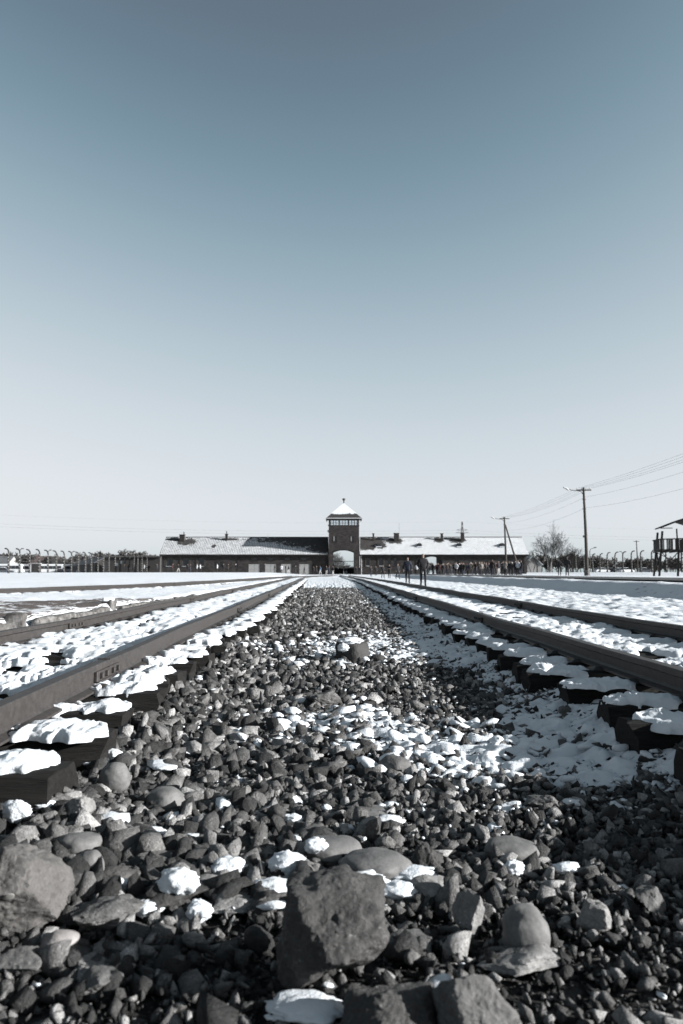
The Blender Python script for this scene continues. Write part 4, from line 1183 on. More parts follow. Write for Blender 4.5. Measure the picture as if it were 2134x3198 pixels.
# ================================================================== fences of bent concrete posts
def post_mesh():
    pts = [(0, 0, -.4), (0, 0, 1.2), (0, 0, 2.6), (0, 0, 3.2), (-.05, 0, 3.5), (-.2, 0, 3.74), (-.42, 0, 3.86), (-.66, 0, 3.86)]
    o = MB().tube(pts, [.175, .16, .14, .13, .125, .12, .11, .10], 6).build('post', M['post_concrete'], None); d = o.data; bpy.data.objects.remove(o)
    k = MB()
    k.tube([(0, -.2, 0), (0, -.30, 0)], [.05, .045], 6)
    o = k.build('insulator', M['frame_paint'], None); e = o.data; bpy.data.objects.remove(o)
    return d, e
POST, INSUL = post_mesh()
M['wire'] = simple('dark_wire', (0.05, 0.05, 0.052), 0.6, 0.1, 1)
def fence(label, pts, flip, wires=9):
    """concrete-post fence > posts (> insulators), wires"""
    f = tag(empty('fence', (pts[0][0], pts[0][1], 0)), label, 'fence')
    ox, oy = pts[0][0], pts[0][1]
    for (x, y, hook) in pts:
        p = bpy.data.objects.new('post', POST); link(p, f)
        p.location = (x - ox, y - oy, gh(x, y)); p.scale = (flip, 1, _r.uniform(.97, 1.02)); p.rotation_euler = (R(_r.uniform(-.8, .8)), R(_r.uniform(-.8, .8)), R(_r.uniform(-6, 6)))
        for z in (.5, 1.0, 1.5, 2.0, 2.5, 3.0):
            i = bpy.data.objects.new('insulator', INSUL); link(i, p); i.location = (0, 0.06, z); i.scale = (1, 1, 1)
        if hook:
            h = MB().tube([(.0, 0, 3.6), (.25, 0, 3.9), (.55, 0, 3.88)], [.06, .07, .10], 6).build('lamp_arm', M['iron'], p)
    for k in range(wires):
        z = .35 + k * .38
        w = MB()
        w.tube([(x - ox - (.15 if False else 0), y - oy - .25, gh(x, y) + z) for (x, y, h) in pts], .008, 4)
        w.build('wire', M['wire'], f)
lp = [30, 64, 95, 125, 152.5, 178.5, 202.5, 225.5, 247, 269.5, 288.5, 308.5, 325, 343]
left_pts = []
for i, px in enumerate(lp):
    x = -51.5 + 3.6 * (i / (len(lp) - 1)); y = -x * F / (1067 - px)
    left_pts.append((x, y, i in (1, 4, 7)))
_x0, _y0 = left_pts[0][:2]
left_pts = [(_x0 - 1.0, _y0 - 4.2, False)] + left_pts
fence('left fence of bent-topped concrete posts in front of parked coaches', left_pts, 1)
fence('second left fence row of thinner posts running up to the dark building', [(at(px, 1788, Y).x, Y, False) for px, Y in ((360, 171), (374, 173), (390, 176), (404, 178), (419, 181), (431, 183), (444, 186), (459, 188))], 1, 6)
fence('right fence of bent-topped concrete posts behind the watchtower', [(52.9, y, i in (6,)) for i, y in enumerate((118, 124, 130, 136, 141, 145.5, 150, 154.3, 158.8, 163.4, 168, 174, 180, 187, 195, 205, 216, 228))], -1)

# ================================================================== wooden guard tower at the right edge
tp = at(2058, 1802, 86)
wt = tag(empty('watchtower', (tp.x, 86, gh(tp.x + 1, 86)), R(-12)), 'dark wooden guard tower on braced legs at the right edge', 'watchtower')
S = 86 / F
fl, rlg, rt = 83 * S, 117 * S, 150 * S
WX, WY = 4.6, 3.4
M['tower_wood'] = simple('black_stained_wood', (0.022, 0.020, 0.019), 0.85, 0.4, 6, 0.3)
M['tower_wood_grey'] = simple('grey_weathered_wood', (0.16, 0.155, 0.15), 0.85, 0.3, 6)
legs = [(0, 0), (WX, 0), (0, WY), (WX, WY)]
for (x, y) in legs:
    ix = .55 if x == 0 else -.55; iy = .3 if y == 0 else -.3
    MB().bar((x, y, -.5), (x + ix, y + iy, rt - (.25 if x == 0 else -.45)), .20).build('leg', M['tower_wood'], wt)
MB().bar((1.9, 0, -.5), (2.15, .3, fl), .20).build('leg', M['tower_wood'], wt)
MB().bar((2.05, .2, fl), (2.0, .25, rt), .13).build('roof_post', M['tower_wood'], wt)
MB().bar((3.0, .2, fl), (2.85, .25, rt + .1), .11).build('roof_post', M['tower_wood'], wt)
for (a, b_) in (((.1, .02, .6), (2.1, .22, fl - .2)), ((2.0, .0, .6), (.4, .25, fl - .2)), ((2.1, .02, .6), (4.3, .2, fl - .2)), ((4.5, 0, .6), (2.3, .25, fl - .2)), ((.1, 3.3, .6), (4.2, 3.2, fl - .2)), ((4.5, 3.3, .6), (.4, 3.2, fl - .2)), ((.08, .1, .6), (.4, 3.1, fl - .2)), ((.08, 3.2, .6), (.4, .3, fl - .2))):
    MB().bar(a, b_, .14, .07).build('brace', M['tower_wood'], wt)
MB().bx(.18, WX + .35, -.15, WY + .15, fl - .02, fl + .10).build('floor', M['tower_wood'], wt)
for k in range(6): MB().bx(.1 + k * .85, .24 + k * .85, -.35, WY + .35, fl - .22, fl - .023).build('joist', M['tower_wood'], wt)
nb = 22
for k in range(nb):
    x = .30 + (WX) * k / (nb - 1)
    w = .14 if k not in (4, 8, 13) else .09
    if k in (2, 6, 11): continue
    MB().bx(x - w / 2 - .04, x + w / 2 + .04, -.20, -.155, fl + .1, rlg - (0 if k % 3 else .04)).build('railing_board', M['tower_wood'] if k not in (1, 3) else M['tower_wood_grey'], wt)
for y in np.linspace(0, WY, 12): MB().bx(.12, .165, y - .12, y + .12, fl + .1, rlg).build('railing_board', M['tower_wood'], wt)
for y in np.linspace(0, WY, 12): MB().bx(-.3 + WX + .655, -.3 + WX + .70, y - .12, y + .12, fl + .1, rlg).build('railing_board', M['tower_wood'], wt)
MB().bar((.05, -.24, rlg), (WX + .45, -.24, rlg + .1), .12).build('handrail', M['tower_wood'], wt)
MB().bar((.1, -.2, rlg), (.1, WY + .2, rlg), .12).build('handrail', M['tower_wood'], wt)
rfv = MB(); rfv.add([(.45, -.8, rt + .1), (WX * .5 + .2, -.8, rt + .9), (WX * .5 + .2, WY + .8, rt + .9), (.45, WY + .8, rt + .1), (.45, -.8, rt + .25), (WX * .5 + .2, -.8, rt + 1.06), (WX * .5 + .2, WY + .8, rt + 1.06), (.45, WY + .8, rt + .25)], [(0, 3, 2, 1), (4, 5, 6, 7), (0, 1, 5, 4), (1, 2, 6, 5), (2, 3, 7, 6), (3, 0, 4, 7)])
rfo = rfv.build('roof', M['tower_wood'], wt)
rfv = MB(); rfv.add([(WX * .5 + .203, -.8, rt + .9), (WX + .6, -.8, rt - .05), (WX + .6, WY + .8, rt - .05), (WX * .5 + .203, WY + .8, rt + .9), (WX * .5 + .203, -.8, rt + 1.06), (WX + .6, -.8, rt + .10), (WX + .6, WY + .8, rt + .10), (WX * .5 + .203, WY + .8, rt + 1.06)], [(0, 3, 2, 1), (4, 5, 6, 7), (0, 1, 5, 4), (1, 2, 6, 5), (2, 3, 7, 6), (3, 0, 4, 7)])
rfv.build('roof', M['tower_wood'], wt)
MB().bx(.15, 1.4, -.9, -.75, rt - .02, rt + .06).build('roof_rafter', M['tower_wood'], wt)

# ================================================================== poles and wires
M['pole_wood'] = simple('dark_pole_wood', (0.035, 0.031, 0.028), 0.85, 0.35, 4, 0.4)
def lamp_pole(name, label, x, y, h, arm, aframe=False, cross=True):
    z = gh(x, y)
    o = tag(empty(name, (x, y, z)), label, 'pole')
    MB().tube([(0, 0, -.4), (0, 0, 1.0), (-.04, 0, h * .5), (-.16, 0, h)], [.20, .18, .15, .11], 8).build('shaft', M['pole_wood'], o)
    if aframe:
        MB().tube([(2.4, .6, -.4), (.0, .05, h * .86)], [.17, .11], 8).build('strut', M['pole_wood'], o)
    else:
        MB().tube([(0, 0, -.4), (0, 0, .55)], [.30, .28], 8).build('foot', M['concrete'], o)
        MB().bx(-.30, -.10, -.12, .12, h * .43, h * .43 + .22).build('junction_box', M['iron'], o)
    if cross:
        c = MB().bx(-.9, .62, -.06, .06, h - .34, h - .22).build('crossarm', M['pole_wood'], o)
        for q in (-.8, -.35, .15, .52): MB().tube([(q, 0, h - .22), (q, 0, h - .04)], [.04, .05], 6).build('insulator', M['frame_paint'], c)
    for q in (.75, .86): MB().bx(-.32, .06, -.05, .05, h * q, h * q + .06).build('bracket', M['iron'], o)
    if arm:
        a = MB().tube([(-.2, 0, h * .92), (-.5, -.1, h * .955), (-1.5, -.3, h * .965), (-2.0, -.4, h * .985)], .04, 6).build('lamp_arm', M['iron'], o)
        MB().tube([(-1.75, -.35, h * .96), (-1.95, -.4, h * .98), (-2.35, -.5, h * .995)], [.06, .13, .07], 8).build('lamp_head', M['metal_pale'], a)
    return o
PX_ = 24.9
lamp_pole('lamp_pole', 'tall wooden pole with a lamp arm standing beside the road', PX_, 81, 9.0, True)
lamp_pole('lamp_pole', 'A-shaped double wooden pole with lamp arm behind the waiting crowd', at(1580, 1700, 124).x, 124, 9.0, True, True)
lamp_pole('lamp_pole', 'thin plain wooden pole far behind the right fence', at(1990, 1700, 205).x, 205, 8.2, False, False, True)
pp = at(1844, 1785, 175)
sl = tag(empty('street_lamp', (pp.x, 175, gh(pp.x, 175))), 'thin street lamp half hidden behind the tall wooden pole', 'street lamp')
MB().tube([(0, 0, -.3), (0, 0, 4.5), (.08, 0, 5.0), (.5, 0, 5.2), (1.0, 0, 5.35)], [.11, .08, .06, .05, .05], 7).build('shaft', M['iron'], sl)
MB().tube([(.85, 0, 5.32), (1.15, 0, 5.42), (1.5, 0, 5.45)], [.06, .14, .08], 7).build('lamp_head', M['iron'], sl)
near = lamp_pole('lamp_pole', 'wooden pole outside the right edge that carries the wires', 24.9, 37, 9.0, False)
def sag(a, b_, s, n=14):
    a, b_ = Vector(a), Vector(b_)
    return [a.lerp(b_, k / n) - Vector((0, 0, s * 4 * (k / n) * (1 - k / n))) for k in range(n + 1)]
pw = tag(empty('overhead_wires', (PX_, 81, 9)), 'sagging overhead wires strung between the roadside poles on the right', 'wires')
zb, za, zc = gh(PX_, 81), gh(25.5, 124), gh(24.9, 37)
xb_ = at(1580, 1700, 124).x
for k, (dx, h, s1) in enumerate(((-.8, 8.9, .35), (-.35, 8.9, .4), (.15, 8.9, .45), (.5, 8.9, .5), (0, 8.0, .5), (0, 6.9, .6))):
    for (A, B) in (((PX_ + dx, 81, zb + h), (xb_ + dx, 124, za + h)), ((24.9 + dx, 37, zc + h + .2), (PX_ + dx, 81, zb + h))):
        mb = MB(); mb.tube([p - Vector(pw.location) for p in sag(A, B, s1)], .008, 4); mb.build('wire', M['wire'], pw)

# lattice pylon and its high lines
py_ = 330.0
pt = at(1443.6, 1629, py_)
pyl = tag(empty('pylon', (pt.x, py_, .9)), 'lattice electricity pylon rising behind the right wing chimney', 'pylon')
PH = pt.z - .9
def lat(z): return .18 + 1.9 * (1 - z / PH) ** 1.3
for sx in (-1, 1):
    for sy_ in (-1, 1):
        MB().tube([(sx * lat(z), sy_ * lat(z), z) for z in np.linspace(0, PH, 9)], .09, 4).build('leg', M['iron'], pyl)
zs = np.linspace(0, PH, 12)
for a, b_ in zip(zs[:-1], zs[1:]):
    for sy_ in (-1, 1):
        for s in (-1, 1):
            MB().bar((s * lat(a), sy_ * lat(a), a), (-s * lat(b_), sy_ * lat(b_), b_), .07).build('lattice_brace', M['iron'], pyl)
arms = [(gz_(1655.5, py_) - .9, 2.3), (gz_(1664, py_) - .9, 2.6)]
for z, w in arms:
    MB().bar((-w, 0, z), (w, 0, z), .16).build('crossarm', M['iron'], pyl); MB().bar((-w, 0, z), (0, 0, z + .8), .07).build('arm_stay', M['iron'], pyl); MB().bar((w, 0, z), (0, 0, z + .8), .07).build('arm_stay', M['iron'], pyl)
hv = tag(empty('high_power_lines', (pt.x, py_, 20)), 'faint high power lines crossing the sky on both sides of the pylon', 'wires')
o3 = Vector((pt.x, py_, 20))
for z, w in arms + [(PH, 0)]:
    for s in ((-1, 1) if w else (1,)):
        a = Vector((pt.x + s * w, py_, z + .9))
        for b_ in (Vector((-190, 300 + s * 3, z + 5.0)), Vector((250, 360 + s * 3, z + 1.0))):
            mb = MB(); mb.tube([p - o3 for p in sag(a, b_, 2.6, 20)], .011, 4); mb.build('wire', M['wire'], hv)

# ================================================================== trees
def bark_mat(name, c, var=.4): return simple(name, c, .9, var, 2.5)
M['twig'] = bark_mat('bare_twigs', (0.034, 0.031, 0.029)); M['birch'] = bark_mat('birch_bark', (0.16, 0.155, 0.15), .6); M['far_twig'] = bark_mat('far_bare_twigs', (0.06, 0.058, 0.057))
def bare_tree(r, h, levels=5, spread=.5, kids=(4, 3, 3, 3, 3), thick=.016, trunk=None, droop=0.0, minr=.006, lean=False):
    """trunk and twigs of a leafless tree"""
    T0, C0 = MB(), MB()
    def grow(p, d, L, rad, lev):
        n = (3 if lev < 3 else 2) if not lean else (2 if lev < 2 else 1)
        pts, rr = [p], [rad]
        for k in range(n):
            d = (d + Vector((r.uniform(-1, 1), r.uniform(-1, 1), r.uniform(-.4, .7) - droop * lev * .25)) * .16).normalized()
            pts.append(pts[-1] + d * L / n); rr.append(max(rad * (1 - .55 * (k + 1) / n), minr))
        (T0 if lev == 0 else C0).tube(pts, rr, 6 if lev == 0 else (4 if lev < 2 else 3), lev < 2)
        if lev >= levels: return
        for q in range(kids[lev]):
            t = r.uniform(.35 if lev else .28, 1.0); i = min(int(t * n), n - 1); base = pts[i].lerp(pts[i + 1], t * n - i)
            az = r.uniform(0, 2 * math.pi); tilt = r.uniform(.45, 1.0) * spread * 1.4
            side = d.orthogonal().normalized(); side.rotate(Matrix.Rotation(az, 3, d))
            nd_ = (d * math.cos(tilt) + side * math.sin(tilt)).normalized()
            grow(base, nd_, L * r.uniform(.5, .72), max(rr[min(i + 1, n)] * .62, minr), lev + 1)
    return grow, T0, C0
def make_tree(name, label, loc, h, seed, mat_t, mat_c, stems=1, cat='tree', levels=5, kids=(6, 4, 4, 3, 3), spread=.5, droop=0.0, group=None, minr=.012, thick=.018):
    r = random.Random(seed)
    o = tag(empty(name, loc), label, cat, group)
    T0 = C0 = None
    for s in range(stems):
        grow, t0, c0 = bare_tree(r, h, levels, spread, kids, droop=droop, minr=minr)
        d = Vector((r.uniform(-.25, .25), r.uniform(-.2, .2), 1)).normalized() if stems > 1 else Vector((r.uniform(-.05, .05), 0, 1))
        grow(Vector((r.uniform(-.4, .4) * (stems > 1), 0, -.3)), d, h * .62 * r.uniform(.85, 1.05), h * thick, 0)
        if T0 is None: T0, C0 = t0, c0
        else: T0.add(t0.v, t0.f); C0.add(c0.v, c0.f)
    T0.build('trunk', mat_t, o); C0.build('crown', mat_c, o)
    return o
p = at(1719, 1784, 215); make_tree('birch_tree', 'tall bare birch tree with pale trunks right of the gatehouse', (p.x, 215, .85), 9.8, 5, M['birch'], M['twig'], 3, kids=(7, 5, 4, 3, 2), droop=.35, spread=.42)
p = at(1663, 1784, 235); make_tree('bare_tree', 'small bare tree close to the right gable of the gatehouse', (p.x, 235, .85), 5.6, 8, M['twig'], M['twig'], 2, kids=(6, 4, 4, 3, 2))
p = at(1790, 1784, 225); make_tree('bare_bush', 'wide rounded bare bush left of the tall wooden pole', (p.x, 225, .85), 6.2, 12, M['twig'], M['twig'], 6, 'bush', levels=4, kids=(7, 5, 4, 4, 2), spread=.6)
p = at(1832, 1784, 238); make_tree('bare_bush', 'lower bare bush right behind the tall wooden pole', (p.x, 238, .85), 5.0, 14, M['twig'], M['twig'], 5, 'bush', levels=4, kids=(7, 5, 4, 4, 2), spread=.6)
p = at(1046, 1790, 214); make_tree('bare_bush', 'bare bush seen through the left half of the tower archway', (p.x, 214, .6), 5.2, 17, M['twig'], M['far_twig'], 5, 'bush', levels=4, kids=(6, 5, 4, 4, 2), spread=.6)
def tree_mass(name, label, spots, mat, seed):
    """a far-off wood that reads as one mass"""
    r = random.Random(seed); big = MB()
    VV, FF, c = [], [], 0
    P2 = []
    for k in range(4):
        grow, t0, c0 = bare_tree(r, 8, 4, .55, (6, 5, 4, 2), minr=.019, lean=True)
        grow(Vector((0, 0, 0)), Vector((0, 0, 1)), .62, .03, 0)
        v = np.array(t0.v + c0.v); f = [q for q in t0.f if len(q) == 4] + [tuple(i + len(t0.v) for i in q) for q in c0.f if len(q) == 4]
        P2.append((v / max(v[:, 2].max(), .1), np.array(f)))
    for (x, y, z, h) in spots:
        v, f = P2[r.randrange(4)]
        a = r.uniform(0, 6.28); ca, sa = math.cos(a), math.sin(a)
        w = h * r.uniform(.9, 1.3)
        q = np.stack([(v[:, 0] * ca - v[:, 1] * sa) * w + x, (v[:, 0] * sa + v[:, 1] * ca) * w + y, v[:, 2] * h + z], -1)
        VV.append(q); FF.append(f + c); c += len(q)
    tag(obj_np(name, np.concatenate(VV), np.concatenate(FF), mat), label, 'trees', kind='stuff')
rr_ = random.Random(5)
sp = []
for k in range(92):
    px = rr_.uniform(-60, 470); Y = rr_.uniform(380, 460); q = at(px, 1789, Y); sp.append((q.x, Y, .9, rr_.uniform(7.5, 12) * (1.0 if px < 120 or px > 235 else .85)))
tree_mass('distant_trees', 'far line of bare grey trees behind the left fence and coaches', sp, M['far_twig'], 21)
sp = []
for k in range(78):
    px = rr_.uniform(1640, 2200); Y = rr_.uniform(255, 300); q = at(px, 1789, Y); sp.append((q.x, Y, .9, rr_.uniform(3.6, 6.0) * (1.15 if px < 1900 else .8)))
for k in range(20):
    px = rr_.uniform(1880, 2250); Y = rr_.uniform(420, 470); q = at(px, 1789, Y); sp.append((q.x, Y, .9, rr_.uniform(6, 10)))
tree_mass('distant_hedge', 'low dark line of bare bushes behind the right fence', sp, M['twig'], 22)
sp = []
for k in range(18):
    px = rr_.uniform(985, 1160); Y = rr_.uniform(330, 420); q = at(px, 1789, Y); sp.append((q.x, Y, .9, rr_.uniform(3.2, 4.6)))
for k in range(14):
    px = rr_.uniform(1300, 1420); Y = rr_.uniform(330, 420); q = at(px, 1789, Y); sp.append((q.x, Y, .9, rr_.uniform(3.5, 5.5)))
tree_mass('distant_shrubs', 'faint far shrubs seen through the gatehouse archways', sp, M['far_twig'], 23)

# ================================================================== parked vehicles
def car_paint(name, c): return simple(name, c, .35, .06, 1, spec=.5)
M['white_paint'] = car_paint('white_vehicle_paint', (.5, .51, .52)); M['dark_paint'] = car_paint('dark_vehicle_paint', (.04, .045, .055)); M['grey_paint'] = car_paint('grey_vehicle_paint', (.25, .26, .28)); M['blue_paint'] = car_paint('blue_vehicle_paint', (.08, .11, .16))
M['rubber'] = simple('tyre_rubber', (.02, .02, .02), .8, .2, 5)
def wheel(x, y, r, parent):
    w = MB().tube([(x, y - .11, r), (x, y + .11, r)], r, 12).build('wheel', M['rubber'], parent)
    MB().tube([(x, y - .125, r), (x, y + .125, r)], r * .55, 10).build('rim', M['grey_paint'], w)
def coach(label, loc, rz, paint):
    o = tag(empty('coach', loc, rz), label, 'coach', 'coaches parked beyond the left fence')
    prof = [(-6, .4), (6, .4), (6.05, 1.2), (5.8, 2.6), (5.4, 3.25), (-5.8, 3.25), (-6, 2.9)]
    b_ = MB().prism(prof, -1.25, 1.25).build('body', paint, o, bevel=.08)
    MB().prism([(-5.7, 3.262), (5.3, 3.262), (5.0, 3.36), (-5.5, 3.36)], -1.1, 1.1).build('roof_snow', M['snow'], o)
    for s in (-1, 1):
        for k in range(7): MB().bx(-5.6 + k * 1.52, -5.6 + k * 1.52 + 1.44, s * 1.25 - .02, s * 1.25 + .02, 1.5, 2.7).build('window', M['glass'], o)
        for x in (-3.6, 4.0): wheel(x, s * 1.12, .5, o)
    MB().add([(6.05, -1.1, 1.3), (6.05, 1.1, 1.3), (5.83, 1.1, 2.55), (5.83, -1.1, 2.55), (6.09, -1.1, 1.3), (6.09, 1.1, 1.3), (5.87, 1.1, 2.55), (5.87, -1.1, 2.55)], [(0, 1, 2, 3), (4, 7, 6, 5), (0, 4, 5, 1), (1, 5, 6, 2), (2, 6, 7, 3), (3, 7, 4, 0)]).build('windscreen', M['glass'], o)
    return o
def car(label, loc, rz, paint, group):
    o = tag(empty('parked_car', loc, rz), label, 'car', group)
    MB().prism([(-2.1, .28), (2.1, .28), (2.15, .6), (1.9, .85), (1.0, .95), (-1.9, .98), (-2.12, .8)], -.85, .85).build('body', paint, o, bevel=.06)
    MB().prism([(1.0, .95), (.35, 1.42), (-1.3, 1.45), (-1.95, .98)], -.74, .74).build('cabin', M['glass'], o, bevel=.04)
    MB().prism([(.3, 1.452), (.2, 1.53), (-1.2, 1.54), (-1.3, 1.47)], -.66, .66).build('roof_snow', M['snow'], o)
    for s in (-1, 1):
        for x in (-1.3, 1.32): wheel(x, s * .78, .31, o)
        MB().bx(2.05, 2.16, s * .62 - .14, s * .62 + .14, .58, .72).build('headlight', M['frame_paint'], o)
for (px, Y, rz, lab, pm) in ((20, 290, 5, 'white parked coach at the far left edge behind the fence', 'white_paint'), (66, 300, -4, 'second white parked coach, left of the dark booth', 'white_paint'), (150, 296, 8, 'white parked coach just right of the dark booth', 'white_paint'), (208, 305, -6, 'grey parked coach farthest right of the coach row', 'grey_paint')):
    q = at(px, 1790, Y); coach(lab, (q.x, Y, .75), R(rz), M[pm])
LC = 'cars parked beyond the left fence'
for i, (px, Y, rz, pm, lab) in enumerate(((10, 150, 10, 'dark_paint', 'dark car with snow on its roof at the far left edge'), (196, 262, 20, 'dark_paint', 'dark parked car in front of the grey coach'), (262, 255, -10, 'white_paint', 'white parked car left of the long grey shed roof end'), (296, 245, 15, 'white_paint', 'white parked car below the middle of the shed'), (322, 240, 5, 'blue_paint', 'blue parked car second from the dark building'), (345, 236, -15, 'white_paint', 'white parked car nearest the dark building'))):
    q = at(px, 1790, Y); car(lab, (q.x, Y, .72 if Y > 200 else .45), R(rz), M[pm], LC)
RC = 'cars parked beyond the right fence'
for i, (px, Y, rz, pm, lab) in enumerate(((1880, 235, 8, 'white_paint', 'white snowy car behind the right fence, nearest the tall pole'), (1910, 240, -5, 'dark_paint', 'dark snowy car behind the right fence, in the middle of the row'), (1937, 238, 6, 'dark_paint', 'dark snowy car behind the right fence, third from the pole'), (1957, 232, 12, 'white_paint', 'small pale car behind the right fence, beside the thin pole'), (2015, 228, 0, 'dark_paint', 'dark car behind the right fence, nearest the watchtower'))):
    q = at(px, 1788, Y); car(lab, (q.x, Y, .85), R(rz), M[pm], RC)
for (px, py, w, h, Y, lab) in ((364, 1763, 8.5, 9, 176, 'square white notice board before the dark building'), (378, 1756, 7, 9, 177, 'taller white notice board right of the square one')):
    q = at(px, py, Y); o = tag(empty('notice_board', (q.x, Y, gh(q.x, Y))), lab, 'sign'); s = Y / F
    zc = q.z - gh(q.x, Y)
    MB().bx(-w * s / 2, w * s / 2, -.03, .03, zc - h * s / 2, zc + h * s / 2).build('panel', M['white_paint'], o); MB().bx(-.05, .05, .035, .11, -.2, zc + h * s / 2 - .05).build('post', M['iron'], o)
# ================================================================== boulders and cobbles one can tell apart
FOOT = []                                     # (x, y, radius) kept clear of the loose stones below
def fit(P):
    P = P - (P.max(0) + P.min(0)) / 2
    return P / np.abs(P).max(0)
def stone_geo(D, seed, angular, npl=10, sharp=30.0, rough=.035, planes=(), rot=None):
    r = np.random.default_rng(seed)
    if angular == 2:                                          # squared block
        P = np.sign(D) * np.abs(D) ** .42
        P = P * (1 - .12 * np.clip(P @ np.array([.7, -.4, .6]), 0, 2) ** 2)[:, None]
    elif angular == 1:
        N = [r.normal(size=3) for _ in range(npl)]; Hh = list(r.uniform(0.62 if len(planes) else .5, 0.98, npl))
        for (a, b_, c, h) in planes: N.append(np.array([a, b_, c])); Hh.append(h)
        N = np.array(N); N /= np.linalg.norm(N, axis=1, keepdims=True); Hh = np.array(Hh)
        k = D @ N.T
        q = np.where(k > .03, Hh / np.maximum(k, .03), 9.0)
        rad = (np.minimum(q, 4.0) ** -sharp).sum(1) ** (-1 / sharp)
        P = D * np.minimum(rad, 1.5)[:, None]
    else:
        P = D * (1 + .20 * fbm3(D, .9, seed, 2))[:, None]
        P = np.sign(P) * np.abs(P) ** .88
    P = P * (1 + rough * fbm3(P, 2.2, seed + 5, 4) + rough * .55 * (.5 - np.abs(fbm3(P, 5.0, seed + 9, 4))))[:, None]
    if rot is not None: P = fit(P) @ np.array(rot).T
    return fit(P)
BM = {}
def bmat(kind):
    if kind not in BM:
        BM[kind] = {'grey': lambda: boulder_mat('grey_stone', (.078, .0775, .077), 0, .35), 'smooth': lambda: boulder_mat('river_worn_stone', (.10, .0995, .099), 0, .18, .7, .6), 'dark': lambda: boulder_mat('dark_stone', (.032, .0315, .031), 0, .5),
                    'speck': lambda: boulder_mat('speckled_stone', (.052, .0512, .0505), .75, 1.0), 'brown': lambda: boulder_mat('brown_grey_stone', (.070, .0675, .0655), .12, .55), 'pale': lambda: boulder_mat('pale_stone', (.155, .154, .152), .1, .5), 'frost': lambda: boulder_mat('frosted_stone', (.09, .089, .088), 1.0, .9), 'pink': lambda: boulder_mat('pinkish_stone', (.20, .19, .186), 0, .2, .7, .5)}[kind]()
    return BM[kind]
def place_box(x0, y0, x1, y1, z=None, dk=.9):
    """size and seat of a stone that fills this pixel box: (centre on the ground, width, depth, height)"""
    cxp = (x0 + x1) / 2
    p = onz(cxp, y1, 0.0); zb = float(bed_h(np.array([p.x]), np.array([p.y]))[0]) if z is None else z
    p = onz(cxp, y1, zb)
    d = math.sqrt(p.x ** 2 + p.y ** 2 + (CAM_Z - zb) ** 2)
    w = (x1 - x0) * d / F
    el = math.atan2(CAM_Z - zb, p.y)
    dep = w * dk
    h = max(((y1 - y0) * d / F - dep * .72 * math.sin(el)) / math.cos(el) * .93, w * .16)
    c = p + Vector((p.x / p.y, 1, 0)) * dep * .24
    return Vector((c.x, c.y, zb)), w, dep, h
def cobble(name, label, box, kind, seed, angular=0, rz=0.0, tilt=(0, 0), dk=.9, sink=.16, npl=10, level=5, cat=None, group='large stones in the ballast', clear=.34, sharp=30.0, planes=()):
    c, w, d, h = place_box(*box, dk=dk)
    D, Fc = ICO[level]
    rot = Euler((R(tilt[0]), R(tilt[1]), R(rz))).to_matrix()
    P = stone_geo(D, seed, angular, npl, sharp, (.10 if level >= 5 else .05) if angular else .018, planes, rot)
    P = P * np.array([w / 2, d / 2, h / 2 * (1 + sink)])
    me = mesh_np(name, P, Fc, True); me.materials.append(bmat(kind))
    if angular == 1: me.set_sharp_from_angle(angle=R(32))
    o = link(bpy.data.objects.new(name, me))
    o.location = (c.x, c.y, c.z + h / 2 * (1 - sink) + (.020 if level < 6 else .008))
    tag(o, label, cat or ('boulder' if 'boulder' in name else 'stone'), group)
    FOOT.append((c.x, c.y, max(w, d) * clear))
    return o, c, w, d, h
bA = cobble('boulder', 'big brown-grey angular boulder with a pale round spot at the left edge', (-150, 2640, 160, 2950), 'brown', 31, 1, 0, (0, 0), 1.0, .12, 5, 6, planes=[(.22, -.85, .45, .62), (-.55, -.55, .62, .60), (.95, -.15, .2, .80), (0, .2, 1, .78), (.75, -.3, .75, .86), (.4, -.8, -.4, .75), (0, .9, .3, .85)])
bB = cobble('boulder', 'big dark boulder with pale specks at the bottom centre', (880, 2755, 1195, 3150), 'speck', 46, 1, 0, (0, 0), 1.15, .10, 5, 6, planes=[(.08, -.74, .66, .56), (-.97, -.15, .1, .78), (.92, -.1, .25, .84), (-.2, .1, 1, .86), (.45, -.1, .9, .82), (.62, -.75, -.1, .80), (-.5, -.8, -.2, .82), (0, .9, .3, .85)])
bC = cobble('boulder', 'dark half-shaded boulder cut by the bottom edge', (1060, 3110, 1390, 3370), 'speck', 52, 1, 0, (0, 0), 1.0, .12, 5, 6, planes=[(-.62, -.55, .55, .60), (.45, -.6, .65, .68), (.9, -.2, .2, .85), (0, .3, 1, .85), (0, .95, .2, .85)])
bD = cobble('boulder', 'pale grey slab-like boulder leaning at the bottom edge', (1385, 3090, 1620, 3350), 'grey', 67, 1, 0, (0, 0), .9, .12, 4, 6, planes=[(.30, -.75, .60, .55), (-.92, -.35, .15, .70), (.85, .1, .55, .72), (-.1, .5, .9, .80), (.2, .95, .1, .8)])
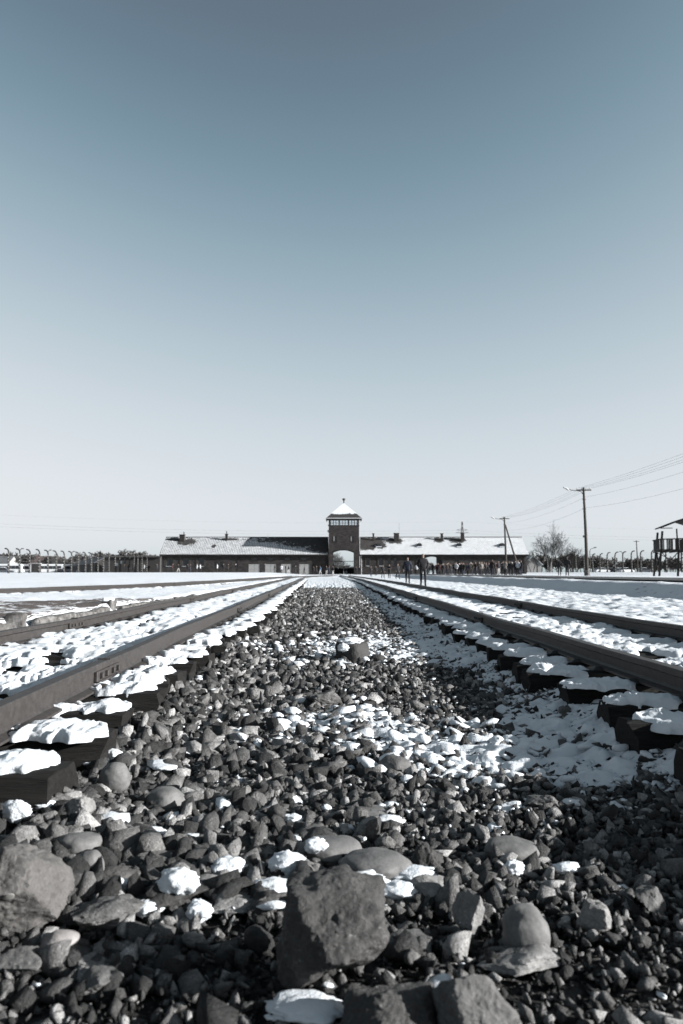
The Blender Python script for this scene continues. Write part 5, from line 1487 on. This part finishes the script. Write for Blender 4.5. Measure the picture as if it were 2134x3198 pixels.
CB = [
 ('large smooth grey cobble in the middle, snow crust at its foot', (1070, 2662, 1282, 2772), 'smooth', 3, 0, 5),
 ('smooth cobble with a snow clot on its left, left of the largest cobble', (935, 2617, 1125, 2712), 'smooth', 4, 0, -4),
 ('smooth rounded cobble lying alone to the right', (1520, 2628, 1676, 2712), 'smooth', 5, 0, 10),
 ('tall egg-shaped cobble standing on end near the lower right', (1582, 2862, 1708, 2996), 'smooth', 6, 0, 0),
 ('flat pale chipped stone lying in front of the egg-shaped cobble', (1497, 2985, 1738, 3060), 'pale', 7, 1, 15),
 ('round cobble standing beside the nearest left sleeper end', (312, 2392, 399, 2488), 'smooth', 8, 0, 0),
 ('small round dark cobble touching the snow-capped block', (1154, 2046, 1207, 2079), 'dark', 10, 0, 0),
 ('low pyramid-shaped grey stone alone in the middle of the ballast', (960, 2155, 1070, 2222), 'grey', 111, 1, 20),
 ('tilted flat grey stone among snow, right of the middle', (1180, 2368, 1284, 2432), 'grey', 12, 0, -30),
 ('pointed grey cobble carrying a strip of snow, left of the middle', (455, 2466, 575, 2556), 'smooth', 13, 0, 12),
 ('dark oval cobble right of the pointed one', (660, 2490, 774, 2560), 'dark', 14, 0, 0),
 ('broad dark stone partly under a big snow clot', (395, 2760, 645, 2880), 'dark', 15, 1, 14),
 ('triangular frost-covered stone right of the left boulder', (210, 2822, 418, 2950), 'frost', 16, 1, -8),
 ('long flat dark-grey slab above the frost-covered stone', (355, 2655, 537, 2735), 'grey', 17, 1, 6),
 ('two-toned rounded stone touching the right side of the left boulder', (238, 2680, 319, 2780), 'smooth', 18, 0, 0),
 ('pinkish round cobble low at the left', (140, 2932, 237, 3010), 'pink', 19, 0, 0),
 ('smooth tilted cobble behind the left boulder', (185, 2615, 308, 2695), 'smooth', 20, 0, 18),
 ('narrow grey slab right of the speckled boulder', (1198, 2935, 1342, 3004), 'grey', 21, 1, -6),
 ('tall chipped pale stone between the two large boulders and the egg cobble', (1422, 2812, 1508, 2930), 'pale', 22, 1, 0),
 ('pale flat stone left above the speckled boulder', (578, 2752, 712, 2824), 'pale', 23, 0, 5),
 ('pale wedge-shaped slab touching the dark shade of the speckled boulder', (668, 2796, 824, 2872), 'pale', 24, 1, 3),
 ('pale squared block near the nearest left sleeper', (205, 2505, 285, 2588), 'pale', 25, 1, 10),
 ('dark rounded stone peeping out behind the speckled boulder', (915, 2748, 1072, 2812), 'dark', 26, 0, 0),
 ('angular pale stone right of the crusty snow', (1288, 2752, 1392, 2840), 'pale', 27, 1, 0),
 ('long flat cobble behind the largest cobble', (1058, 2530, 1217, 2582), 'smooth', 28, 0, -6),
 ('dark angular stone alone in the fine gravel to the right', (1640, 2490, 1742, 2550), 'grey', 29, 1, 0),
 ('dark angular stone right of the largest cobble', (1298, 2650, 1384, 2745), 'dark', 30, 1, 0),
 ('saddle-shaped brown stone right of the two-toned one', (308, 2722, 432, 2795), 'brown', 33, 0, 8),
 ('pale angular stone in the lower right gravel', (1805, 2835, 1905, 2935), 'pale', 34, 1, 0),
 ('grey stone on the right edge of the lower gravel', (1985, 2795, 2075, 2878), 'grey', 35, 1, 10),
 ('low broad stone at the far lower left with frost', (-10, 2980, 130, 3060), 'grey', 36, 1, 0),
 ('flat pale stone near the bottom left', (240, 3020, 330, 3075), 'pale', 37, 1, 0),
 ('frosted flat slab above the dark soil at the bottom left', (245, 3050, 370, 3130), 'grey', 38, 1, 0),
]
for (lab, box, kind, seed, ang, rz) in CB:
    cobble('stone', lab, box, kind, seed + 100, ang, rz * 2.0, (((seed * 53) % 30) - 15, ((seed * 31) % 24) - 12), sink=.22)
blk = cobble('stone_block', 'squared dark block with a cap of snow standing between the tracks', (1047, 1996, 1156, 2080), 'dark', 9, 2, -32, (0, 0), .8, .1, 10, 4)
def pile(D, seed, k=.34):
    """billowy clot of snow"""
    P = D * (1 + k * (np.abs(fbm3(D, 1.4, seed, 2)) * 1.2 - .35) + .16 * (np.abs(fbm3(D, 4.0, seed + 3, 2)) - .3) + .03 * fbm3(D, 11.0, seed + 7, 2))[:, None]
    P = P - (P.max(0) + P.min(0)) / 2
    return P / np.abs(P).max(0)
def snow_part(c, dims, seed, rz=0, parent=None, name='snow_clump', k=.34):
    D, Fc = ICO[4]
    o = obj_np(name, pile(D, seed, k) * np.array(dims) / 2, Fc, M['snow'], parent, True)
    o.location = c; o.rotation_euler = (0, 0, R(rz)); return o
bo, bc, bw, bd, bh = blk
snow_part((-bw * .06, 0, bh * .50), (bw * .80, bd * .85, bh * .34), 5, 0, bo, 'snow_cap')
snow_part((-bw * .26, -bd * .42, bh * .26), (bw * .34, bd * .2, bh * .42), 6, 0, bo, 'snow_cap')
# pale spot on the left boulder
ob, c, w, d, h = bA
vs_ = np.array([v.co[:] for v in ob.data.vertices]); nn = np.array([v.normal[:] for v in ob.data.vertices])
tgt = np.array([w * .20, -d * .5, h * .10]); i = int(np.argmin(np.abs((vs_ - tgt)).sum(1) - .0 * nn[:, 1]))
D, Fc = ICO[3]
lo = obj_np('lichen_spot', D * np.array([.011, .015, .0015]), Fc, simple('pale_lichen', (.20, .20, .19), .9, .2, 60), ob, True)
lo.location = vs_[i]; lo.rotation_euler = Vector(nn[i]).to_track_quat('Z', 'Y').to_euler()
SC = [
 ('round snow ball left of the speckled boulder top', (850, 2672, 942, 2755), 1), ('soft snow clot left of the round snow ball', (668, 2698, 760, 2756), 2),
 ('elongated snow clot left in the foreground stones', (395, 2600, 507, 2664), 3), ('largest snow clot, on the broad dark stone', (505, 2775, 605, 2862), 4),
 ('small snow clot right below the largest one', (592, 2842, 655, 2905), 5), ('low snow tail left of the largest clot', (425, 2845, 500, 2895), 6),
 ('crusty snow at the foot of the largest cobble', (1068, 2742, 1200, 2826), 7), ('crusty snow right end by the pale angular stone', (1190, 2775, 1292, 2838), 8),
 ('smooth snow strip right of the largest cobble', (1238, 2728, 1358, 2782), 9), ('snow clot on the ground by the nearest left sleeper', (15, 2516, 87, 2584), 10),
 ('flat snow clot right of the nearest left sleeper', (98, 2513, 167, 2548), 11), ('snow lump cut by the bottom edge', (860, 3152, 1050, 3225), 12),
 ('small white snow ball alone in the right gravel', (1758, 2513, 1805, 2545), 13), ('small snow clot above the flat dark slab', (565, 2626, 627, 2653), 14),
 ('snow clot resting on the second largest cobble', (960, 2676, 1017, 2724), 15), ('bright snow chip right of the lone cobble', (1738, 2718, 1802, 2756), 16),
 ('blue-white snow clot below the lone cobble', (1578, 2712, 1632, 2760), 17), ('thin snow strip behind the speckled boulder', (796, 2768, 912, 2820), 18),
 ('snow clot in front of the round left cobble', (335, 2352, 380, 2392), 19), ('flat snow patch beside the round left cobble', (250, 2380, 330, 2410), 20),
 ('snow clot behind the long flat cobble', (1170, 2560, 1255, 2605), 21), ('small snow patch left of the long flat cobble', (890, 2562, 945, 2595), 22),
 ('snow strip on top of the pointed cobble', (475, 2460, 545, 2482), 23)]
for (lab, box, seed) in SC:
    bx0, by0, bx1, by1 = box; g_ = .12
    c, w, d, h = place_box(bx0 - (bx1 - bx0) * g_, by0 - (by1 - by0) * g_, bx1 + (bx1 - bx0) * g_, by1 + (by1 - by0) * g_, dk=.7)
    up = {15: .065, 23: .10, 4: .065}.get(seed, 0.030)
    o = snow_part((c.x, c.y, c.z + h * .28 + up), (w, max(d, w * .65), h * .95), seed + 50, seed * 37 % 40 - 20, k=.24)
    tag(o, lab, 'snow clump', 'snow clots in the foreground'); 

# ------------------------------------------------------------------ the largest loose ballast stones, one by one
SH = []
for k in range(24):
    P = stone_geo(ICO[3][0], 300 + k, 1 if k % 5 else 0, 6 + k % 5, 40.0, .05) * np.array([1, .5 + .035 * (k % 9), .36 + .045 * (k % 7)])
    me = mesh_np('stone', P, ICO[3][1], True)
    if k % 5: me.set_sharp_from_angle(angle=R(28))
    me.materials.append(M['stone']); SH.append(me)
r5 = np.random.default_rng(5)
placed = list(FOOT); cnt = 0; tries = 0
while cnt < 292 and tries < 20000:
    tries += 1
    y = r5.uniform(1.75, 5.0) if tries % 3 else r5.uniform(1.9, 3.2); x = r5.uniform(max(-.44 * y, -1.02), min(.44 * y, 1.25))
    big = 1.25 if x < .15 else .72
    s = float(np.clip(r5.lognormal(math.log(.027), .34), .018, .056)) * big
    if y < 2.0 and -.35 < x < .35 and r5.random() < .8: continue
    if any((x - a) ** 2 + (y - b_) ** 2 < (q + s * .62) ** 2 for a, b_, q in placed): continue
    o = bpy.data.objects.new('stone', SH[int(r5.integers(0, len(SH)))]); link(o, ballast_bed)
    o.scale = (s, s * r5.uniform(.8, 1.1), s * r5.uniform(.8, 1.2))
    o.rotation_euler = (r5.normal(0, .38), r5.normal(0, .38), r5.uniform(0, 6.28))
    o.location = (x, y, float(bed_h(np.array([x]), np.array([y]))[0]) + s * .36 + .016)
    placed.append((x, y, s * .8)); cnt += 1
print('LOOSE STONES', cnt)
# ================================================================== people
def skin_body(pose):
    """one continuous figure grown over a posed skeleton; faces -Y, 1.75 m tall, feet at z = 0"""
    P = {'pelvis': (0, 0, .96, .155, .12), 'waist': (0, 0, 1.10, .150, .115), 'chest': (0, .01, 1.30, .185, .125), 'collar': (0, .015, 1.44, .12, .09), 'neck': (0, .005, 1.52, .052, .055), 'jaw': (0, -.015, 1.585, .066, .075), 'brow': (0, -.012, 1.665, .080, .098), 'crown': (0, .0, 1.725, .055, .065)}
    E = [('pelvis', 'waist'), ('waist', 'chest'), ('chest', 'collar'), ('collar', 'neck'), ('neck', 'jaw'), ('jaw', 'brow'), ('brow', 'crown')]
    P['nose'] = (0, -.118, 1.635, .014, .014); E.append(('brow', 'nose'))
    for s, n in ((-1, 'l'), (1, 'r')):
        st = pose.get('stride', 0) * s
        P['hip' + n] = (.092 * s, 0, .90, .098, .095); P['knee' + n] = (.10 * s, -.05 - .20 * st, .50, .066, .066); P['calf' + n] = (.10 * s, -.02 - .22 * st, .34, .062, .062)
        P['ank' + n] = (.10 * s, .02 - .34 * st, .085 + (.05 if st < -.3 else 0), .042, .048); P['toe' + n] = (.115 * s, -.14 - .34 * st, .035, .042, .036)
        E += [('pelvis', 'hip' + n), ('hip' + n, 'knee' + n), ('knee' + n, 'calf' + n), ('calf' + n, 'ank' + n), ('ank' + n, 'toe' + n)]
        a = pose.get('arms', 'down')
        P['sho' + n] = (.185 * s, .015, 1.405, .072, .075)
        if a == 'pocket': P['elb' + n] = (.285 * s, .09, 1.17, .060, .060); P['wri' + n] = (.215 * s, -.05, 1.0, .050, .050); P['han' + n] = (.175 * s, -.085, .955, .045, .045)
        elif a == 'front' or (a == 'one' and s > 0): P['elb' + n] = (.25 * s, .03, 1.16, .058, .058); P['wri' + n] = (.12 * s, -.20, 1.17, .042, .042); P['han' + n] = (.06 * s, -.24, 1.20, .038, .030)
        else: P['elb' + n] = (.245 * s, .05 + .10 * st, 1.15, .058, .058); P['wri' + n] = (.265 * s, -.02 + .16 * st, .93, .040, .042); P['han' + n] = (.262 * s, -.04 + .18 * st, .84, .026, .040)
        E += [('chest', 'sho' + n), ('sho' + n, 'elb' + n), ('elb' + n, 'wri' + n), ('wri' + n, 'han' + n)]
        if a == 'down' and pose.get('fingers'):
            hx, hy, hz = P['han' + n][:3]
            for q, (oy, L) in enumerate(((-.026, .075), (-.008, .085), (.010, .08), (.026, .065))):
                P['fa%s%d' % (n, q)] = (hx - .004 * s, hy + oy, hz - .045, .010, .010); P['fb%s%d' % (n, q)] = (hx - .022 * s, hy + oy, hz - .02 - L, .008, .008); E += [('han' + n, 'fa%s%d' % (n, q)), ('fa%s%d' % (n, q), 'fb%s%d' % (n, q))]
            P['th' + n] = (hx - .02 * s, hy - .05, hz - .03, .011, .011); E.append(('wri' + n, 'th' + n))
    k = pose.get('coat', 1.0)
    names = list(P)
    me = bpy.data.meshes.new('person'); me.from_pydata([P[n][:3] for n in names], [(names.index(a), names.index(b_)) for a, b_ in E], [])
    o = bpy.data.objects.new('person', me); col.objects.link(o)
    sk = o.modifiers.new('skin', 'SKIN'); sk.use_smooth_shade = True
    lay_ = me.skin_vertices[0].data
    for i, n in enumerate(names):
        rx, ry = P[n][3:]
        if n in ('pelvis', 'waist', 'chest', 'collar') or n[:3] in ('sho', 'elb', 'wri'): rx *= k; ry *= k
        lay_[i].radius = (rx, ry); lay_[i].use_root = (n == 'pelvis')
    su_ = o.modifiers.new('sub', 'SUBSURF'); su_.levels = su_.render_levels = pose.get('sub', 1)
    dg = bpy.context.evaluated_depsgraph_get(); dg.update()
    out = bpy.data.meshes.new_from_object(o.evaluated_get(dg))
    bpy.data.objects.remove(o)
    out.name = 'person'; out.materials.clear()
    for m in ('coat', 'trousers', 'skin', 'hair', 'shoe'): out.materials.append(M['p_' + m])
    n = len(out.polygons); C = np.empty(n * 3); out.polygons.foreach_get('center', C); C = C.reshape(-1, 3)
    hem = pose.get('hem', .86)
    idx = np.where(C[:, 2] < .075, 4, np.where(C[:, 2] < hem, 1, 0))
    idx = np.where(C[:, 2] > 1.515, 2, idx)
    idx = np.where((C[:, 2] > 1.685) | ((C[:, 2] > 1.53) & (C[:, 1] > .005)), 3, idx)
    if pose.get('arms') != 'pocket':
        hand = (np.abs(C[:, 0]) > .2) & (C[:, 2] < .905) & (C[:, 2] > .6) if pose.get('arms', 'down') == 'down' else (C[:, 1] < -.205) & (C[:, 2] < 1.3) & (C[:, 2] > 1.1)
        idx = np.where(hand, 2, idx)
    arms_low = (np.abs(C[:, 0]) > .205) & (C[:, 2] > .905)
    idx = np.where(arms_low & (C[:, 2] < 1.5), 0, idx)
    out.polygons.foreach_set('material_index', idx.astype(np.int32)); out.polygons.foreach_set('use_smooth', np.ones(n, bool)); out.update()
    return out
def cloth(name, c): return simple('cloth_' + name, c, .9, .2, 12)
M['p_coat'] = cloth('black', (.014, .014, .016)); M['p_trousers'] = cloth('dark', (.016, .016, .018)); M['p_skin'] = simple('skin', (.22, .155, .13), .6, .06, 20); M['p_hair'] = simple('hair', (.02, .017, .015), .7, .3, 60); M['p_shoe'] = simple('shoe', (.015, .014, .013), .6, .2, 20)
COATS = {'black': M['p_coat'], 'navy': cloth('navy', (.014, .018, .028)), 'grey': cloth('grey', (.02, .02, .022)), 'brown': cloth('brown', (.018, .015, .013)), 'white': cloth('white', (.42, .43, .45)), 'beige': cloth('beige', (.13, .12, .11)), 'blue': cloth('blue', (.10, .15, .24)), 'red': cloth('red', (.035, .014, .014))}
TRS = {'dark': M['p_trousers'], 'jeans': cloth('jeans', (.022, .028, .04)), 'pale': cloth('pale', (.34, .335, .33)), 'grey': cloth('grey_trousers', (.03, .03, .032))}
HAIR = {'dark': M['p_hair'], 'white': cloth('white_hat', (.45, .45, .46)), 'brown': simple('brown_hair', (.07, .045, .03), .7, .3, 60), 'red': cloth('red_hat', (.08, .03, .03))}
BODY = {'stand': skin_body({'arms': 'down', 'coat': 1.12, 'hem': .80}), 'pocket': skin_body({'arms': 'pocket', 'coat': 1.15, 'hem': .84}), 'front': skin_body({'arms': 'front', 'coat': 1.12, 'hem': .78}), 'one': skin_body({'arms': 'one', 'coat': 1.1, 'hem': .86}),
        'walk': skin_body({'arms': 'down', 'stride': .75, 'coat': 1.1, 'hem': .84}), 'longcoat': skin_body({'arms': 'pocket', 'coat': 1.2, 'hem': .62}), 'near_walk': skin_body({'arms': 'pocket', 'stride': .28, 'coat': 1.2, 'hem': .82, 'sub': 2}), 'near_walk2': skin_body({'arms': 'down', 'stride': .3, 'coat': 1.15, 'hem': .80, 'sub': 2, 'fingers': True})}
def person(px, hpx, body, coat, tr, hair, label, face=0.0, group=None, dy=0.0, size=None, Y=None):
    """Y from the apparent height of a 1.75 m figure"""
    Y = Y or 1.75 * F / hpx
    x = (px - 1067) / F * Y
    s = size or random.Random(int(px * 7)).uniform(.95, 1.04)
    z = gh(x, Y) if not (abs(x - float(cl_right(Y))) < 1.5 or abs(x - float(cl_left(Y))) < 1.5) else RAIL_TOP - .1 + float(rise(Y))
    if 10.45 < x < 16.6: z = max(z, .62)
    o = bpy.data.objects.new('person', BODY[body]); col.objects.link(o)
    o.location = (x, Y, z + dy); o.rotation_euler = (0, 0, R(face)); o.scale = (s, s, s)
    for i, m in ((0, COATS[coat]), (1, TRS[tr]), (3, HAIR[hair])):
        o.material_slots[i].link = 'OBJECT'; o.material_slots[i].material = m
    return tag(o, label, 'person', group)
def bag(o, side, m, label):
    x = o.location.x + .30 * side; b_ = MB()
    b = tag(empty('shoulder_bag', (x, o.location.y - .08, o.location.z + .62)), label, 'bag')
    MB().box((0, 0, .13), (.30, .14, .26)).build('pouch', m, b, bevel=.03); MB().tube([(-.10, 0, .25), (-.09, .02, .5), (.02, .04, .72)], .012, 5).build('strap', m, b)
# the two walking beside the right track
w1 = person(1321, 105, 'near_walk', 'black', 'dark', 'dark', 'person in a black jacket, hands in pockets, nearest the camera by the right rail', 4, 'visitors walking towards the camera', 0, 1.0)
w2 = person(1273, 83, 'near_walk2', 'navy', 'dark', 'dark', 'person in a dark navy coat walking just left of the nearest walker', -6, 'visitors walking towards the camera', 0, 1.0)
bag(w2, .55, COATS['black'], 'dark shoulder bag carried by the walker in navy')
G1 = 'visitors on the right between gate and track'
for (px, h, b_, c, t, hr, lab, f) in ((1196, 44, 'walk', 'black', 'dark', 'dark', 'person in black with bare legs-thin trousers, left of two companions near the right track', 10), (1216, 43, 'front', 'black', 'dark', 'dark', 'person in black holding something white, middle of three near the right track', -20), (1242, 50, 'walk', 'grey', 'grey', 'brown', 'person in grey striding, right of three near the right track', 20),
                                       (1159, 33, 'front', 'black', 'jeans', 'white', 'person in black with a white cap by the first right window', 30), (1174, 31, 'stand', 'grey', 'dark', 'brown', 'person in grey standing alone by the right wing', 0), (1262, 34, 'stand', 'black', 'dark', 'white', 'person with a white hat half hidden behind the walkers', 0), (1285, 33, 'pocket', 'brown', 'dark', 'dark', 'person in brown standing between the two nearest walkers', 0), (1301, 32, 'stand', 'white', 'dark', 'dark', 'person in white just left of the nearest walker', 0)):
    person(px, h, b_, c, t, hr, lab.replace('bare legs-thin trousers', 'narrow trousers'), f, G1)
w3 = person(1746, 53, 'longcoat', 'black', 'dark', 'dark', 'person in a long black coat, left one of a pair on the right road', 170, 'pair on the right road')
w4 = person(1770, 60, 'near_walk', 'black', 'dark', 'dark', 'taller person in black, right one of a pair on the right road', 165, 'pair on the right road')
# in and before the tower arch
G2_ = 'visitors at the tower archway'
arch_people = [(1020, 'walk', 'black', 'pale', 'white', 'person in pale trousers and white cap, left of the archway', 27), (1028, 'walk', 'navy', 'jeans', 'brown', 'tall person in navy and jeans at the left tower pier', 32), (1040, 'walk', 'black', 'pale', 'dark', 'person in pale trousers entering the archway at the left', 29), (1051, 'stand', 'black', 'dark', 'dark', 'person in black left inside the archway', 25), (1056, 'pocket', 'grey', 'dark', 'brown', 'person in grey left of the middle inside the archway', 24),
 (1062, 'stand', 'black', 'dark', 'brown', 'dark figure just left of the gate middle', 25), (1070, 'pocket', 'black', 'dark', 'dark', 'tall dark figure in the very middle of the archway', 28), (1076, 'stand', 'brown', 'dark', 'dark', 'person in brown just right of the gate middle', 26), (1082, 'one', 'black', 'pale', 'brown', 'person with a pale bag strap right of the gate middle', 29), (1088, 'walk', 'black', 'dark', 'white', 'person in black with a white cap right inside the archway', 29), (1095, 'stand', 'navy', 'dark', 'dark', 'person in navy at the right inside of the archway', 27), (1101, 'pocket', 'black', 'dark', 'dark', 'person in black by the right gate post', 26), (1113, 'stand', 'black', 'dark', 'white', 'person with white hair before the right tower pier', 29), (1123, 'walk', 'navy', 'dark', 'white', 'person in navy with white cap at the right tower corner', 30)]
for k, (px, b_, c, t, hr, lab, h) in enumerate(arch_people):
    person(px, h, b_, c, t, hr, lab, (k * 67) % 360 if k % 3 else 0, G2_, 0, None, 159 + (k * 5 % 7) if not 1044 < px < 1104 else 170 + (k * 3 % 8))
# before the left wing
G3 = 'visitors along the left wing'
left_people = [(541, 'stand', 'red', 'dark', 'dark', 'person in dark red by the first left window'), (559, 'walk', 'grey', 'pale', 'brown', 'person in grey and pale trousers by the second left window'), (588, 'pocket', 'black', 'dark', 'dark', 'left person of a dark pair under the left wing'), (596, 'stand', 'black', 'jeans', 'dark', 'right person of a dark pair under the left wing'), (617, 'front', 'white', 'grey', 'brown', 'person in a white jacket by the third left window'), (627, 'walk', 'white', 'dark', 'white', 'person in white striding, right of the third left window'), (680, 'stand', 'white', 'dark', 'brown', 'person in a white jacket and dark trousers in mid left wing'), (699, 'longcoat', 'black', 'dark', 'dark', 'person in a long black coat left of the side door'), (714, 'stand', 'brown', 'dark', 'dark', 'person in brown just left of the side door'), (738, 'pocket', 'black', 'dark', 'white', 'person in black with light hat in front of the side door'),
 (828, 'stand', 'grey', 'dark', 'dark', 'person in grey at the left edge of the second garage door'), (858, 'pocket', 'black', 'dark', 'dark', 'dark figure at the right edge of the second garage door'), (880, 'front', 'white', 'dark', 'dark', 'person in white before the third garage door'), (893, 'stand', 'black', 'dark', 'brown', 'person in black before the third garage door'), (902, 'walk', 'black', 'pale', 'dark', 'person in black and pale trousers right of the third garage door'), (924, 'stand', 'black', 'grey', 'white', 'person with a white hat between the garage doors'), (951, 'walk', 'black', 'dark', 'dark', 'person in black walking past the last garage door'), (980, 'stand', 'black', 'dark', 'brown', 'left person of three right of the garage doors'), (989, 'walk', 'brown', 'grey', 'dark', 'middle person of three right of the garage doors'), (1001, 'walk', 'blue', 'pale', 'dark', 'person in light blue, right one of three by the garage doors')]
for k, (px, b_, c, t, hr, lab) in enumerate(left_people):
    person(px, 28, b_, c, t, hr, lab, (90, -90, 0, 80, -80)[k % 5], G3, 0, None, 157 + (k * 37 % 6))
for k, (px, c, lab) in enumerate(((285, 'black', 'dark figure farthest left behind the fence'), (326, 'navy', 'dark figure behind the fence near the last post'), (391, 'black', 'figure in black right of the notice boards'), (404, 'grey', 'figure in grey in front of the dark building'), (418, 'black', 'figure in black before the middle of the dark building'), (430, 'black', 'second figure in black before the dark building'), (452, 'white', 'figure with a white jacket by the dark building'), (466, 'brown', 'figure in brown near the gatehouse left corner'), (492, 'grey', 'figure at the left corner of the gatehouse'))):
    person(px, 27, ('stand', 'walk', 'pocket')[k % 3], c, 'dark', 'dark', lab, k * 50, 'visitors behind the left fence', 0, None, 166 + k % 4)
# the waiting crowd by the right wing
rc = random.Random(9)
SPECIAL = [(1504, 104, 'beige', 'grey', 'person in a beige coat standing out in the dark crowd'), (1425, 113, 'white', 'dark', 'person with a white jacket deep in the crowd'), (1577, 96, 'beige', 'dark', 'person in beige near the foot of the double pole'), (1556, 97, 'grey', 'pale', 'person in grey with pale trousers left of the double pole'), (1617, 93, 'white', 'dark', 'person in a pale jacket at the right end of the crowd'), (1537, 92, 'brown', 'dark', 'tallest person in brown at the front of the crowd')]
ONES = ['', 'first', 'second', 'third', 'fourth', 'fifth', 'sixth', 'seventh', 'eighth', 'ninth', 'tenth', 'eleventh', 'twelfth', 'thirteenth', 'fourteenth', 'fifteenth', 'sixteenth', 'seventeenth', 'eighteenth', 'nineteenth']
TENS = {2: 'twent', 3: 'thirt', 4: 'fort', 5: 'fift', 6: 'sixt', 7: 'sevent'}
def ordinal(n):
    if n < 20: return ONES[n]
    return TENS[n // 10] + ('ieth' if n % 10 == 0 else 'y-' + ONES[n % 10])
crowd = []
for k in range(66):
    t = k / 65.0
    crowd.append((1335 + 292 * t + rc.uniform(-4, 4), (132 - 36 * t) + rc.uniform(-5, 9), None))
crowd += [(q[0], q[1], q) for q in SPECIAL]
crowd.sort(key=lambda q: q[0])
HN = {'dark': 'dark hair', 'brown': 'brown hair', 'white': 'a white hat', 'red': 'a dull red hat'}
CG = 'waiting crowd by the right wing'
for n, (px, Y, sp_) in enumerate(crowd):
    if sp_:
        k = SPECIAL.index(sp_)
        person(px, 0, ('stand', 'pocket', 'front')[k % 3], sp_[2], sp_[3], 'brown', sp_[4], (20, -40, 160)[k % 3], CG, 0, 1.06 if k == 5 else 1.0, Y); continue
    c = rc.choice(['black', 'black', 'black', 'navy', 'black', 'grey', 'brown', 'navy', 'black', 'red'])
    hr = rc.choice(['dark', 'dark', 'brown', 'white', 'dark', 'red'])
    person(px, 0, rc.choice(['stand', 'pocket', 'front', 'one', 'longcoat', 'stand']), c, rc.choice(['dark', 'dark', 'jeans', 'grey']), hr, 'person in %s with %s, %s from the left in the waiting crowd' % ('dark red' if c == 'red' else c, HN[hr], ordinal(n + 1)), rc.uniform(-60, 60) + (180 if rc.random() < .5 else 0), CG, 0, rc.uniform(.93, 1.05), Y)
